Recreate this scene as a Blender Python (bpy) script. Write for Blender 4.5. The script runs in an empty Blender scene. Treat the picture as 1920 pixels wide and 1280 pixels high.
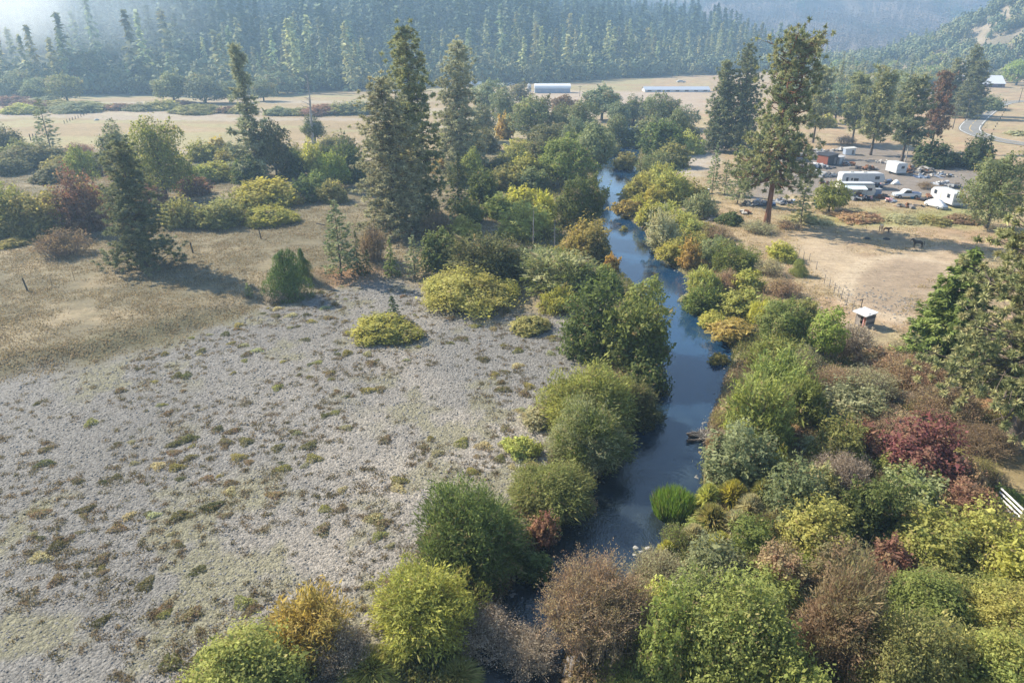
import bpy, math, random
import numpy as np
from mathutils import Vector, Matrix
rng = np.random.default_rng(11); random.seed(5)
SC = bpy.context.scene; COL = SC.collection
R = math.radians
# ------------------------------------------------------------------ camera model (metres, camera at x=y=0)
CH, PITCH, F = 32.0, R(24.2), 1280.0
cs, sn = math.cos(PITCH), math.sin(PITCH)
# ------------------------------------------------------------------ small helpers
def tag(o, label=None, cat=None, group=None, kind=None):
    if label: o['label'] = label
    if cat: o['category'] = cat
    if group: o['group'] = group
    if kind: o['kind'] = kind
    return o
def empty(name, loc=(0, 0, 0), rz=0.0):
    o = bpy.data.objects.new(name, None); COL.objects.link(o)
    o.location = loc; o.rotation_euler = (0, 0, rz); o.empty_display_size = .3
    return o
def link(name, mesh, parent=None, loc=(0, 0, 0)):
    o = bpy.data.objects.new(name, mesh); COL.objects.link(o); o.location = loc
    if parent: o.parent = parent
    return o
def np_mesh(name, v, quads=None, tris=None, mat=None, fattr=None, smooth=False):
    """mesh from numpy arrays"""
    m = bpy.data.meshes.new(name)
    v = np.asarray(v, np.float32)
    parts, starts, n = [], [], 0
    nq = 0 if quads is None else len(quads); nt = 0 if tris is None else len(tris)
    lv = []
    if nq: lv.append(np.asarray(quads, np.int32).ravel())
    if nt: lv.append(np.asarray(tris, np.int32).ravel())
    lv = np.concatenate(lv)
    st = np.concatenate([np.arange(nq) * 4, nq * 4 + np.arange(nt) * 3]).astype(np.int32)
    m.vertices.add(len(v)); m.vertices.foreach_set('co', v.ravel())
    m.loops.add(len(lv)); m.loops.foreach_set('vertex_index', lv)
    m.polygons.add(nq + nt); m.polygons.foreach_set('loop_start', st)
    if smooth: m.polygons.foreach_set('use_smooth', np.ones(nq + nt, bool))
    m.update(calc_edges=True); m.validate()
    if fattr is not None:
        for k, a in fattr.items():
            at = m.attributes.new(k, 'FLOAT', 'FACE'); at.data.foreach_set('value', np.asarray(a, np.float32))
    if mat: m.materials.append(mat)
    return m
def vnoise(x, y, seed=0):
    """smooth value noise 0..1"""
    xi = np.floor(x).astype(np.int64); yi = np.floor(y).astype(np.int64)
    fx = x - xi; fy = y - yi
    fx = fx * fx * (3 - 2 * fx); fy = fy * fy * (3 - 2 * fy)
    def hsh(a, b):
        h = (a * 374761393 + b * 668265263 + seed * 1274126177) & 0xffffffff
        h = ((h ^ (h >> 13)) * 1274126177) & 0xffffffff
        return ((h ^ (h >> 16)) & 0xffff) / 65535.0
    a = hsh(xi, yi); b = hsh(xi + 1, yi); c = hsh(xi, yi + 1); d = hsh(xi + 1, yi + 1)
    return (a * (1 - fx) + b * fx) * (1 - fy) + (c * (1 - fx) + d * fx) * fy
def fbm(x, y, oct=4, seed=0):
    s, a, t = 0, .5, 0
    for i in range(oct):
        s = s + a * vnoise(x, y, seed + i); t += a; a *= .5; x = x * 2.03 + 7.1; y = y * 2.03 + 3.7
    return s / t
def sstep(a, b, x):
    t = np.clip((x - a) / (b - a), 0, 1); return t * t * (3 - 2 * t)
# ------------------------------------------------------------------ layout helpers: a photo point -> a point on the land
def flat(px, py, z=0.0):
    v = (py - 640) / F; D = sn + v * cs
    d = (CH - z) / D
    return ((px - 960) / F * d, d * (cs - v * sn))
def ray(px, py):
    u = (px - 960) / F; v = (py - 640) / F
    return np.array([u, cs - v * sn, -(sn + v * cs)])
WATER = -0.75
_river = [(4000, 520, 1080), (2200, 720, 1010), (1500, 850, 1000), (1280, 885, 1035), (1180, 925, 1058), (1100, 980, 1105), (1040, 1025, 1190), (980, 1080, 1262),
          (900, 1140, 1304), (800, 1172, 1312), (720, 1205, 1342), (655, 1215, 1364), (600, 1210, 1318), (555, 1200, 1284),
          (520, 1165, 1284), (480, 1150, 1222), (430, 1130, 1202), (400, 1126, 1158), (370, 1124, 1156), (345, 1124, 1176),
          (325, 1118, 1200), (300, 1125, 1192), (275, 1152, 1200), (255, 1168, 1196), (235, 1180, 1200)]
_rl = np.array([flat(a, y, WATER) for y, a, b in _river]); _rr = np.array([flat(b, y, WATER) for y, a, b in _river])
_rc = (_rl + _rr) / 2; _rw = np.linalg.norm(_rr - _rl, axis=1) / 2
def river_e(x, y):
    """distance outside the water's edge (negative inside) and side (+1 right bank)"""
    x = np.asarray(x, float); y = np.asarray(y, float)
    best = np.full(x.shape, 1e9); side = np.ones(x.shape)
    for i in range(len(_rc) - 1):
        ax, ay = _rc[i]; bx, by = _rc[i + 1]; dx, dy = bx - ax, by - ay; L2 = dx * dx + dy * dy
        t = np.clip(((x - ax) * dx + (y - ay) * dy) / L2, 0, 1)
        qx = x - ax - t * dx; qy = y - ay - t * dy
        e = np.hypot(qx, qy) - (_rw[i] * (1 - t) + _rw[i + 1] * t)
        cr = np.where(dx * (y - ay) - dy * (x - ax) < 0, 1., -1.)
        m = e < best; best = np.where(m, e, best); side = np.where(m, cr, side)
    return best, side
def poly_sd(x, y, P):
    """signed distance to polygon, negative inside"""
    x = np.asarray(x, float); y = np.asarray(y, float)
    d = np.full(x.shape, 1e9); ins = np.zeros(x.shape, bool); n = len(P)
    for i in range(n):
        ax, ay = P[i]; bx, by = P[(i + 1) % n]; dx, dy = bx - ax, by - ay; L2 = dx * dx + dy * dy + 1e-9
        t = np.clip(((x - ax) * dx + (y - ay) * dy) / L2, 0, 1)
        d = np.minimum(d, np.hypot(x - ax - t * dx, y - ay - t * dy))
        c = ((ay > y) != (by > y)) & (x < dx * (y - ay) / (dy + 1e-12) + ax)
        ins ^= c
    return np.where(ins, -d, d)
def fp(*pts): return [flat(a, b) for a, b in pts]
P_gravel = fp((-500, 760), (0, 722), (150, 690), (330, 640), (450, 597), (520, 562), (600, 545), (680, 528), (760, 522), (800, 560),
              (900, 575), (1000, 585), (1060, 600), (1090, 680), (1100, 760), (1060, 900), (1000, 960), (1000, 1050), (950, 1120),
              (960, 1200), (890, 1290), (850, 1500), (-900, 1500))
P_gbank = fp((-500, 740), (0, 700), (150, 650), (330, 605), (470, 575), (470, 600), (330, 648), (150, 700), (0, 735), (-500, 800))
P_yard = fp((1400, 305), (1500, 290), (1640, 280), (1720, 300), (1850, 330), (1850, 385), (1700, 382), (1560, 388), (1480, 378), (1400, 385))
P_bare = fp((1490, 450), (1560, 470), (1640, 500), (1760, 475), (1800, 500), (1700, 560), (1690, 610), (1600, 580), (1560, 550), (1500, 500))
P_rgreen = fp((1480, 418), (1640, 410), (1860, 405), (1860, 430), (1700, 440), (1500, 432))
P_strip = fp((1470, 425), (1560, 428), (1800, 440), (1800, 470), (1600, 465), (1480, 440))
P_terr = fp((1560, 405), (1640, 412), (1760, 415), (1860, 411), (2100, 405), (2300, 300), (1700, 300), (1480, 330), (1480, 380))
P_arc = fp((1603, 572), (1612, 535), (1640, 508), (1690, 498), (1760, 510), (1780, 600), (1690, 605), (1620, 592))
P_red = fp((600, 520), (650, 508), (720, 515), (700, 540), (620, 545))
P_far = fp((-400, 205), (900, 200), (900, 262), (640, 285), (400, 262), (-400, 285))
P_plow = fp((900, 172), (1330, 176), (1330, 215), (1000, 215))
P_yellow = fp((1770, 800), (1900, 850), (1980, 900), (1980, 1000), (1860, 905), (1800, 850))
P_track = fp((1240, 330), (1290, 288), (1345, 262), (1400, 262), (1345, 300), (1300, 335))
def hill_base(x):
    """y of the foot of the forested hill"""
    return np.interp(x, [-1500, -420, -300, -120, -40, 40, 140, 200, 320, 600, 2500],
                     [300, 360, 395, 420, 470, 520, 600, 640, 700, 700, 700])
def land(x, y):
    x = np.asarray(x, float); y = np.asarray(y, float)
    e, side = river_e(x, y)
    right = side > 0
    z = .16 * (fbm(x / 9, y / 9, 3, 3) - .5) + .5 * (fbm(x / 40, y / 40, 2, 9) - .5) * sstep(10, 40, e)
    z = z + np.where(right, 1.1 * sstep(2.5, 11, e), 0.15 * sstep(1, 12, e))
    near = (y < 170)
    gb = poly_sd(x, y, P_gravel)
    z = z + np.where(~right & near, .9 * sstep(.5, 5.5, gb), 0.0) + np.where(~right & ~near, .9, 0.0)
    ter = sstep(1.0, -1.0, poly_sd(x, y, P_terr)); z = z + .55 * ter * (1 - sstep(230, 300, y)) * right
    bank = sstep(-.6, 1.3, e)
    z = z * bank + (-1.9) * (1 - bank)
    # hills
    hb = hill_base(x)
    t = np.clip(y - hb, 0, None)
    crest = np.interp(x, [-2000, -300, 60, 150, 215, 250, 300, 480], [150, 150, 130, 80, 42, 16, 0, 0])
    h1 = .19 * t * sstep(0, 90, t)
    h1 = crest * (1 - np.exp(-h1 / np.maximum(crest, .1)))
    h1 = h1 * (1 + .8 * (fbm(x / 110, y / 130, 3, 21) - .5)) * (1 - .75 * sstep(880, 1150, y))
    t2 = np.clip(y - 960, 0, None)
    rid = np.abs(fbm(x / 330 + y / 900, y / 520, 4, 33) - .5) * 2
    h2 = 285 * (1 - np.exp(-t2 * .19 / 285)) * (.62 + .75 * (1 - rid) * sstep(0, 900, t2))
    r2 = np.abs(fbm(x / 150 + 3, y / 190, 4, 37) - .5) * 2; h2 = h2 + (70 * (1 - r2) - 45) * sstep(60, 500, t2)
    h2 = np.minimum(np.clip(h2, 0, None), 312) * sstep(-900, 250, x + 200)
    d3 = np.hypot((x - 560) / 135, (y - 690) / 150)
    h3 = 95 * np.exp(-d3 ** 2 * 1.1) * (1 + .4 * (fbm(x / 30, y / 30, 4, 5) - .5))
    h3 = np.clip(h3 - 4, 0, None)
    return z + h1 + h2 + h3
def ground(px, py):
    """where the line of sight through that photo point meets the land"""
    r = ray(px, py)
    t = np.geomspace(15, 4200, 3000)
    X = r[0] * t; Y = r[1] * t; Z = CH + r[2] * t
    below = Z < land(X, Y)
    i = int(np.argmax(below)) if below.any() else len(t) - 1
    a, b = t[max(i - 1, 0)], t[i]
    tt = np.linspace(a, b, 40); L = land(r[0] * tt, r[1] * tt); q = CH + r[2] * tt < L
    k = int(np.argmax(q)) if q.any() else 39
    return np.array([r[0] * tt[k], r[1] * tt[k], float(L[k])])
def top_h(y, z, pyt):
    """height above z at distance y whose top shows at photo row pyt"""
    v = (pyt - 640) / F
    return CH - y * (sn + v * cs) / (cs - v * sn) - z
def depth(p): return p[1] * cs + (CH - p[2]) * sn
# ------------------------------------------------------------------ materials
def new_mat(name):
    m = bpy.data.materials.new(name); m.use_nodes = True
    nt = m.node_tree; nt.nodes.clear()
    out = nt.nodes.new('ShaderNodeOutputMaterial')
    return m, nt, out
class NT:
    def __init__(s, nt): s.nt = nt
    def n(s, t, **k):
        x = s.nt.nodes.new(t)
        for a, b in k.items(): setattr(x, a, b)
        return x
    def l(s, a, b): s.nt.links.new(a, b)
    def math(s, op, a, b=None, clamp=False):
        x = s.n('ShaderNodeMath', operation=op, use_clamp=clamp)
        for i, q in enumerate((a, b)):
            if q is None: continue
            if isinstance(q, (int, float)): x.inputs[i].default_value = q
            else: s.l(q, x.inputs[i])
        return x.outputs[0]
    def mix(s, f, a, b, blend='MIX'):
        x = s.n('ShaderNodeMix', data_type='RGBA', blend_type=blend)
        for sock, q in ((x.inputs[0], f), (x.inputs[6], a), (x.inputs[7], b)):
            if isinstance(q, (int, float)): sock.default_value = q
            elif isinstance(q, (tuple, list)): sock.default_value = (*q[:3], 1)
            else: s.l(q, sock)
        return x.outputs[2]
    def noise(s, vec, scale, detail=3, rough=.6, w=None):
        x = s.n('ShaderNodeTexNoise', noise_dimensions='4D' if w is not None else '3D')
        x.inputs['Scale'].default_value = scale; x.inputs['Detail'].default_value = detail; x.inputs['Roughness'].default_value = rough
        s.l(vec, x.inputs['Vector'])
        if w is not None: s.l(w, x.inputs['W'])
        return x.outputs[0]
    def ramp(s, f, a, b, lo=0., hi=1.):
        x = s.n('ShaderNodeMapRange'); x.inputs[1].default_value = a; x.inputs[2].default_value = b
        x.inputs[3].default_value = lo; x.inputs[4].default_value = hi
        s.l(f, x.inputs[0]); return x.outputs[0]
def plain(name, col, rough=.6, var=.12, scale=6, metal=0.0, spec=.3):
    """a painted / weathered surface: base colour with blotchy wear and slight roughness change"""
    m, nt, out = new_mat(name); q = NT(nt)
    tc = q.n('ShaderNodeTexCoord')
    n1 = q.noise(tc.outputs['Object'], scale, 4); n2 = q.noise(tc.outputs['Object'], scale * 7, 2)
    f = q.math('ADD', q.math('MULTIPLY', n1, .7), q.math('MULTIPLY', n2, .3))
    c = q.mix(q.ramp(f, .3, .7), tuple(x * (1 - var * 1.6) for x in col), tuple(min(1, x * (1 + var * .6)) for x in col))
    b = q.n('ShaderNodeBsdfPrincipled'); q.l(c, b.inputs['Base Color'])
    b.inputs['Roughness'].default_value = rough; b.inputs['Metallic'].default_value = metal
    b.inputs['Specular IOR Level'].default_value = spec
    q.l(b.outputs[0], out.inputs[0]); return m
def leaf_material(name, trans=.35, attr_colour=False):
    """leaves: two tints carried by each plant (object colour, and its second tint), patchy over the crown and leaf by leaf"""
    m, nt, out = new_mat(name); q = NT(nt)
    oi = q.n('ShaderNodeObjectInfo'); a2 = q.n('ShaderNodeAttribute', attribute_type='OBJECT', attribute_name='tint')
    rn = q.n('ShaderNodeAttribute', attribute_type='GEOMETRY', attribute_name='rnd')
    tc = q.n('ShaderNodeTexCoord')
    w = q.math('MULTIPLY', oi.outputs['Random'], 40.0)
    n1 = q.noise(tc.outputs['Object'], 2.6, 2, .6, w)
    f = q.math('ADD', n1, q.math('MULTIPLY', q.math('SUBTRACT', rn.outputs['Fac'], .5), .34))
    c = q.mix(q.ramp(f, .38, .66), oi.outputs['Color'], a2.outputs['Color'])
    c = q.mix(q.ramp(rn.outputs['Fac'], .88, .97, 0, .75 if trans > .3 else .3), c, (.30, .215, .12))     # withered sprays
    hv = q.n('ShaderNodeHueSaturation'); q.l(c, hv.inputs['Color'])
    q.l(q.math('ADD', .485, q.math('MULTIPLY', n1, .03)), hv.inputs['Hue'])
    r2 = q.math('FRACT', q.math('MULTIPLY', rn.outputs['Fac'], 7.31))
    q.l(q.ramp(r2, 0, 1, .72, 1.32), hv.inputs['Value']); hv.inputs['Saturation'].default_value = .97
    b = q.n('ShaderNodeBsdfPrincipled'); q.l(hv.outputs[0], b.inputs['Base Color'])
    b.inputs['Roughness'].default_value = .7; b.inputs['Specular IOR Level'].default_value = .06
    t = q.n('ShaderNodeBsdfTranslucent')
    hv2 = q.n('ShaderNodeHueSaturation'); q.l(hv.outputs[0], hv2.inputs['Color']); hv2.inputs['Saturation'].default_value = 1.15; hv2.inputs['Value'].default_value = 1.25
    q.l(hv2.outputs[0], t.inputs[0])
    mx = q.n('ShaderNodeMixShader'); mx.inputs[0].default_value = trans
    q.l(b.outputs[0], mx.inputs[1]); q.l(t.outputs[0], mx.inputs[2]); q.l(mx.outputs[0], out.inputs[0])
    return m
LEAF = leaf_material('leaves', .42); NEEDLE = leaf_material('needles', .28)
def bark_material(name, c1, c2):
    m, nt, out = new_mat(name); q = NT(nt)
    tc = q.n('ShaderNodeTexCoord'); mp = q.n('ShaderNodeMapping'); mp.inputs['Scale'].default_value = (14, 14, 5)
    q.l(tc.outputs['Object'], mp.inputs[0])
    n1 = q.noise(mp.outputs[0], 2.5, 4)
    b = q.n('ShaderNodeBsdfPrincipled'); q.l(q.mix(q.ramp(n1, .35, .65), c1, c2), b.inputs['Base Color']); b.inputs['Roughness'].default_value = .9
    b.inputs['Specular IOR Level'].default_value = .1
    q.l(b.outputs[0], out.inputs[0]); return m
BARK = bark_material('grey bark', (.07, .055, .045), (.16, .13, .11))
PBARK = bark_material('pine bark', (.10, .05, .03), (.26, .13, .08))
TWIG = bark_material('bare twigs', (.19, .145, .11), (.34, .27, .205))
DEAD = bark_material('bleached dead wood', (.22, .20, .18), (.42, .39, .36))
def rock_material(name, c1, c2):
    m, nt, out = new_mat(name); q = NT(nt)
    rn = q.n('ShaderNodeAttribute', attribute_type='GEOMETRY', attribute_name='rnd'); g = q.n('ShaderNodeNewGeometry')
    n1 = q.noise(g.outputs['Position'], 9, 3)
    f = q.math('ADD', q.math('MULTIPLY', rn.outputs['Fac'], .75), q.math('MULTIPLY', n1, .3))
    b = q.n('ShaderNodeBsdfPrincipled'); q.l(q.mix(f, c1, c2), b.inputs['Base Color']); b.inputs['Roughness'].default_value = .8
    b.inputs['Specular IOR Level'].default_value = .25
    q.l(b.outputs[0], out.inputs[0]); return m
ROCK = rock_material('river cobbles', (.08, .077, .072), (.258, .245, .225))
# ------------------------------------------------------------------ ground sheet
def build_ground():
    th = np.radians(np.linspace(-78, 78, 760)); rr = [9.0]
    while rr[-1] < 3900: rr.append(rr[-1] * 1.0105 + .02)
    rr = np.array(rr)
    T, RR = np.meshgrid(th, rr)
    X = RR * np.sin(T); Y = RR * np.cos(T) - 4
    Z = land(X, Y)
    nr, nc = X.shape
    idx = np.arange(nr * nc).reshape(nr, nc)
    q = np.stack([idx[:-1, :-1], idx[:-1, 1:], idx[1:, 1:], idx[1:, :-1]], -1).reshape(-1, 4)
    m = np_mesh('ground', np.stack([X, Y, Z], -1).reshape(-1, 3), q, smooth=True)
    # macro colours of the land cover
    e, side = river_e(X, Y); right = side > 0
    wob = (fbm(X / 5, Y / 5, 4, 40) - .5)
    big = fbm(X / 26, Y / 26, 4, 50); mid = fbm(X / 7, Y / 7, 4, 60)
    def C(*c): return np.array(c)
    c = np.zeros(X.shape + (3,))
    meadow = C(.172, .148, .100); olive = C(.115, .10, .062); tan = C(.40, .335, .22); straw = C(.44, .36, .22)
    k = sstep(.35, .65, big)[..., None]
    c[:] = meadow * (1 - k) + (meadow * .55 + olive * .45) * k
    k = (sstep(.5, .7, mid) * .6)[..., None]; c = c * (1 - k) + C(.30, .24, .155) * k
    def lay(mask, colour, amt=1.0):
        nonlocal c
        kk = (np.clip(mask, 0, 1) * amt)[..., None]
        c = c * (1 - kk) + colour * kk
    farl = sstep(165, 215, Y)
    lay(farl * ~right, C(.27, .205, .122) * (.75 + .4 * fbm(X / 60, Y / 14, 3, 71))[..., None])
    lay(farl * ~right * sstep(.52, .62, fbm(X / 50, Y / 12, 3, 75)), C(.27, .25, .13), .6)
    lay(farl * ~right * sstep(.55, .63, fbm(X / 70, Y / 18, 3, 79)), C(.30, .25, .2), .7)
    lay(sstep(0, 6, e - 3 + wob * 6) * right, C(.315, .24, .15) * (.8 + .4 * mid)[..., None])
    lay(right * sstep(.48, .62, fbm(X / 18, Y / 10, 4, 88)) * sstep(6, 14, e), C(.30, .255, .14), .55)
    lay(right * sstep(.56, .66, fbm(X / 8, Y / 8, 4, 98)) * sstep(6, 14, e), C(.34, .21, .14), .45)
    lay(right * (Y > 60) * sstep(.50, .60, fbm(X / 3.5, Y / 3.0, 4, 93)) * sstep(6, 14, e), C(.25, .19, .12), .38)
    lay(right * (Y > 60) * sstep(.57, .63, fbm(X / 1.6, Y / 1.3, 3, 94)) * sstep(6, 14, e), C(.20, .15, .10), .45)
    lay((~right) * sstep(.50, .60, fbm(X / 3.0, Y / 2.2, 4, 95)) * (Y < 200), C(.10, .092, .055), .35)
    lay((~right) * sstep(.60, .66, fbm(X / 5.0, Y / 3.0, 4, 96)) * (Y < 200), C(.24, .20, .13), .4)
    def pm(P, w): return sstep(w, -w, poly_sd(X, Y, P) + wob * w * 2.4)
    lay(pm(P_rgreen, 3), C(.25, .26, .10), .7)
    lay(pm(P_bare, 4), C(.36, .285, .20), .85)
    lay(pm(P_arc, 1.6), C(.235, .18, .13), .75)
    arc = np.abs(poly_sd(X, Y, P_arc) - 1.6); lay(sstep(1.5, .5, arc + wob) * right * (X < 70), C(.40, .325, .235), .6)
    lay(pm(P_yard, 4), C(.185, .16, .14), .95)
    lay(pm(P_track, 4), C(.33, .29, .25), .9)
    lay(pm(P_plow, 14), C(.33, .265, .21), .8)
    lay(pm(P_yellow, 2), C(.40, .29, .13), .8)
    lay(pm(P_red, 1.5), C(.34, .19, .11), .7)
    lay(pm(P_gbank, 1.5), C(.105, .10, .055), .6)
    gsd = poly_sd(X, Y, P_gravel)
    grav = sstep(2.2, -2.2, gsd + wob * 7) * np.where(right & (e > .5), 0, 1.)
    patch = sstep(.53, .66, fbm(X / 3.2, Y / 3.2, 4, 120)) * sstep(.42, .6, fbm(X / 17, Y / 17, 2, 130))
    gc = C(.164, .156, .145) * (.88 + .28 * fbm(X / 11, Y / 11, 3, 140))[..., None]
    lay(grav, gc)
    lay(grav * sstep(.4, .75, fbm(X / 14 + 9, Y / 14, 3, 145)) * sstep(-35, 5, X), C(.37, .32, .26), .6)
    lay(grav * patch, C(.17, .16, .09), .6)
    shore = sstep(2.2, .2, e + wob * 2)
    lay(shore, C(.12, .10, .07), .85); lay(sstep(.1, -.5, e), C(.045, .05, .035))
    lay(right * sstep(9, 2, e + wob * 6) * (Y < 110), C(.15, .14, .07), .8)
    # thicket floor on the near right bank
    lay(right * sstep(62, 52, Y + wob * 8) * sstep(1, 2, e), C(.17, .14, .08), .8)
    hb = hill_base(X); up = sstep(-4, 16, Y - hb + wob * 20) * sstep(420, 330, X) * sstep(1080, 980, Y - 60 * (X < 60))
    lay(up, C(.075, .085, .05), .95)
    far = sstep(930, 1050, Y)
    rid = fbm(X / 120, Y / 160, 5, 200)
    lay(far, C(.085, .075, .068)); lay(far * sstep(.54, .62, rid), C(.19, .145, .115), .8); lay(far * sstep(.50, .42, rid), C(.045, .055, .045), .95)
    h3 = sstep(3, 9, 95 * np.exp(-np.hypot((X - 560) / 135, (Y - 690) / 150) ** 2 * 1.1) - 4)
    lay(h3 * (Y < 930), C(.17, .145, .10)); lay(h3 * (Y < 930) * sstep(.5, .62, fbm(X / 22, Y / 22, 4, 210)), C(.25, .205, .15), .8)
    at = m.attributes.new('cover', 'FLOAT_COLOR', 'POINT')
    rgba = np.ones((nr * nc, 4), np.float32); rgba[:, :3] = c.reshape(-1, 3); at.data.foreach_set('color', rgba.ravel())
    at = m.attributes.new('stony', 'FLOAT', 'POINT'); at.data.foreach_set('value', grav.astype(np.float32).ravel())
    mt, nt, out = new_mat('land cover'); Q = NT(nt)
    ca = Q.n('ShaderNodeAttribute', attribute_name='cover'); sa = Q.n('ShaderNodeAttribute', attribute_name='stony')
    g = Q.n('ShaderNodeNewGeometry'); P = g.outputs['Position']
    n_big = Q.noise(P, .55, 4, .65); n_mid = Q.noise(P, 2.6, 4, .7); n_fine = Q.noise(P, 11, 3, .7)
    mp = Q.n('ShaderNodeMapping'); mp.inputs['Scale'].default_value = (.35, 1.5, 1); mp.inputs['Rotation'].default_value = (0, 0, .5); Q.l(P, mp.inputs[0])
    n_str = Q.noise(mp.outputs[0], 1.3, 4, .7)
    f = Q.math('ADD', Q.math('ADD', Q.math('MULTIPLY', n_big, .3), Q.math('MULTIPLY', n_mid, .45)), Q.math('ADD', Q.math('MULTIPLY', n_fine, .35), Q.math('MULTIPLY', n_str, .4)))
    grass_k = Q.ramp(f, .50, .98, .42, 1.5)
    vo = Q.n('ShaderNodeTexVoronoi'); vo.inputs['Scale'].default_value = 4.6; Q.l(P, vo.inputs['Vector'])
    vo2 = Q.n('ShaderNodeTexVoronoi'); vo2.inputs['Scale'].default_value = 10.5; Q.l(P, vo2.inputs['Vector'])
    sep = Q.n('ShaderNodeSeparateColor'); Q.l(vo.outputs['Color'], sep.inputs[0])
    sep2 = Q.n('ShaderNodeSeparateColor'); Q.l(vo2.outputs['Color'], sep2.inputs[0])
    st = Q.math('ADD', Q.math('MULTIPLY', sep.outputs[0], .5), Q.math('MULTIPLY', sep2.outputs[0], .5))
    stone_k = Q.ramp(Q.math('ADD', st, Q.math('MULTIPLY', n_mid, .4)), .3, 1.1, .62, 1.32)
    kk = Q.n('ShaderNodeMix', data_type='FLOAT'); Q.l(sa.outputs['Fac'], kk.inputs[0]); Q.l(grass_k, kk.inputs[2]); Q.l(stone_k, kk.inputs[3])
    vm = Q.n('ShaderNodeVectorMath', operation='SCALE'); Q.l(ca.outputs['Color'], vm.inputs[0]); Q.l(kk.outputs[0], vm.inputs['Scale'])
    b = Q.n('ShaderNodeBsdfPrincipled'); Q.l(vm.outputs[0], b.inputs['Base Color']); b.inputs['Roughness'].default_value = .95; b.inputs['Specular IOR Level'].default_value = .1
    hgt = Q.n('ShaderNodeMix', data_type='FLOAT'); Q.l(sa.outputs['Fac'], hgt.inputs[0])
    Q.l(f, hgt.inputs[2]); Q.l(Q.math('SUBTRACT', 1.0, Q.math('ADD', vo.outputs['Distance'], Q.math('MULTIPLY', vo2.outputs['Distance'], .5))), hgt.inputs[3])
    bp = Q.n('ShaderNodeBump'); bp.inputs['Strength'].default_value = .6; bp.inputs['Distance'].default_value = .13; Q.l(hgt.outputs[0], bp.inputs['Height'])
    Q.l(bp.outputs[0], b.inputs['Normal']); Q.l(b.outputs[0], out.inputs[0])
    m.materials.append(mt)
    tag(link('ground', m), kind='structure')
build_ground()
def build_water():
    # the river surface: a strip a little wider than the channel, its edges buried in the banks
    L, Rr = [], []
    for i in range(len(_rc)):
        a = _rc[max(i - 1, 0)]; b = _rc[min(i + 1, len(_rc) - 1)]; d = (b - a) / np.linalg.norm(b - a); n = np.array([d[1], -d[0]])
        w = _rw[i] + 1.5
        L.append((*(_rc[i] - n * w), WATER)); Rr.append((*(_rc[i] + n * w), WATER))
    n = len(L); v = L + Rr
    q = [(i, n + i, n + i + 1, i + 1) for i in range(n - 1)]
    m = np_mesh('river_water', v, q)
    mt, nt, out = new_mat('river water'); Q = NT(nt)
    g = Q.n('ShaderNodeNewGeometry'); P = g.outputs['Position']
    mp = Q.n('ShaderNodeMapping'); mp.inputs['Scale'].default_value = (1, .55, 1); mp.inputs['Rotation'].default_value = (0, 0, .3); Q.l(P, mp.inputs[0])
    n1 = Q.noise(mp.outputs[0], 3.2, 4, .65); n2 = Q.noise(P, .22, 2, .5); n3 = Q.noise(P, .5, 3, .6)
    # riffles in the narrow near reach, smoother upstream
    sx = Q.n('ShaderNodeSeparateXYZ'); Q.l(P, sx.inputs[0])
    riff = Q.ramp(sx.outputs[1], 36, 56, .8, .09)
    bp = Q.n('ShaderNodeBump'); bp.inputs['Distance'].default_value = .2; Q.l(n1, bp.inputs['Height']); Q.l(Q.math('MULTIPLY', riff, Q.ramp(n2, .35, .65, .25, .9)), bp.inputs['Strength'])
    b = Q.n('ShaderNodeBsdfPrincipled')
    Q.l(Q.mix(Q.ramp(sx.outputs[1], 42, 72), Q.mix(Q.ramp(n3, .4, .7), (.010, .016, .024), (.022, .030, .034)), Q.mix(Q.ramp(n3, .4, .7), (.010, .034, .078), (.013, .042, .088))), b.inputs['Base Color'])
    b.inputs['Roughness'].default_value = .06; b.inputs['IOR'].default_value = 1.62; b.inputs['Specular IOR Level'].default_value = .5
    Q.l(bp.outputs[0], b.inputs['Normal']); Q.l(b.outputs[0], out.inputs[0]); m.materials.append(mt)
    tag(link('river_water', m), kind='structure')
build_water()
# ------------------------------------------------------------------ light, sky, air
SUN_EL, SUN_AZ = R(38), R(-60)          # azimuth from +Y towards +X
def build_light():
    w = bpy.data.worlds.new('World'); SC.world = w; w.use_nodes = True
    nt = w.node_tree; nt.nodes.clear(); q = NT(nt)
    sky = q.n('ShaderNodeTexSky', sky_type='NISHITA'); sky.sun_disc = False
    sky.sun_elevation = SUN_EL; sky.sun_rotation = SUN_AZ; sky.air_density = 1.1; sky.dust_density = .4; sky.ozone_density = 1.8
    bg = q.n('ShaderNodeBackground'); bg.inputs[1].default_value = .09
    out = q.n('ShaderNodeOutputWorld'); q.l(sky.outputs[0], bg.inputs[0]); q.l(bg.outputs[0], out.inputs[0])
    s = bpy.data.lights.new('sun', 'SUN'); s.energy = 5.0; s.angle = R(.6); s.color = (1, .90, .72)
    o = bpy.data.objects.new('sun', s); COL.objects.link(o)
    S = Vector((math.sin(SUN_AZ) * math.cos(SUN_EL), math.cos(SUN_AZ) * math.cos(SUN_EL), math.sin(SUN_EL)))
    o.rotation_euler = S.to_track_quat('Z', 'Y').to_euler(); o.location = S * 200 + Vector((0, 0, 300))
build_light()
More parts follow.
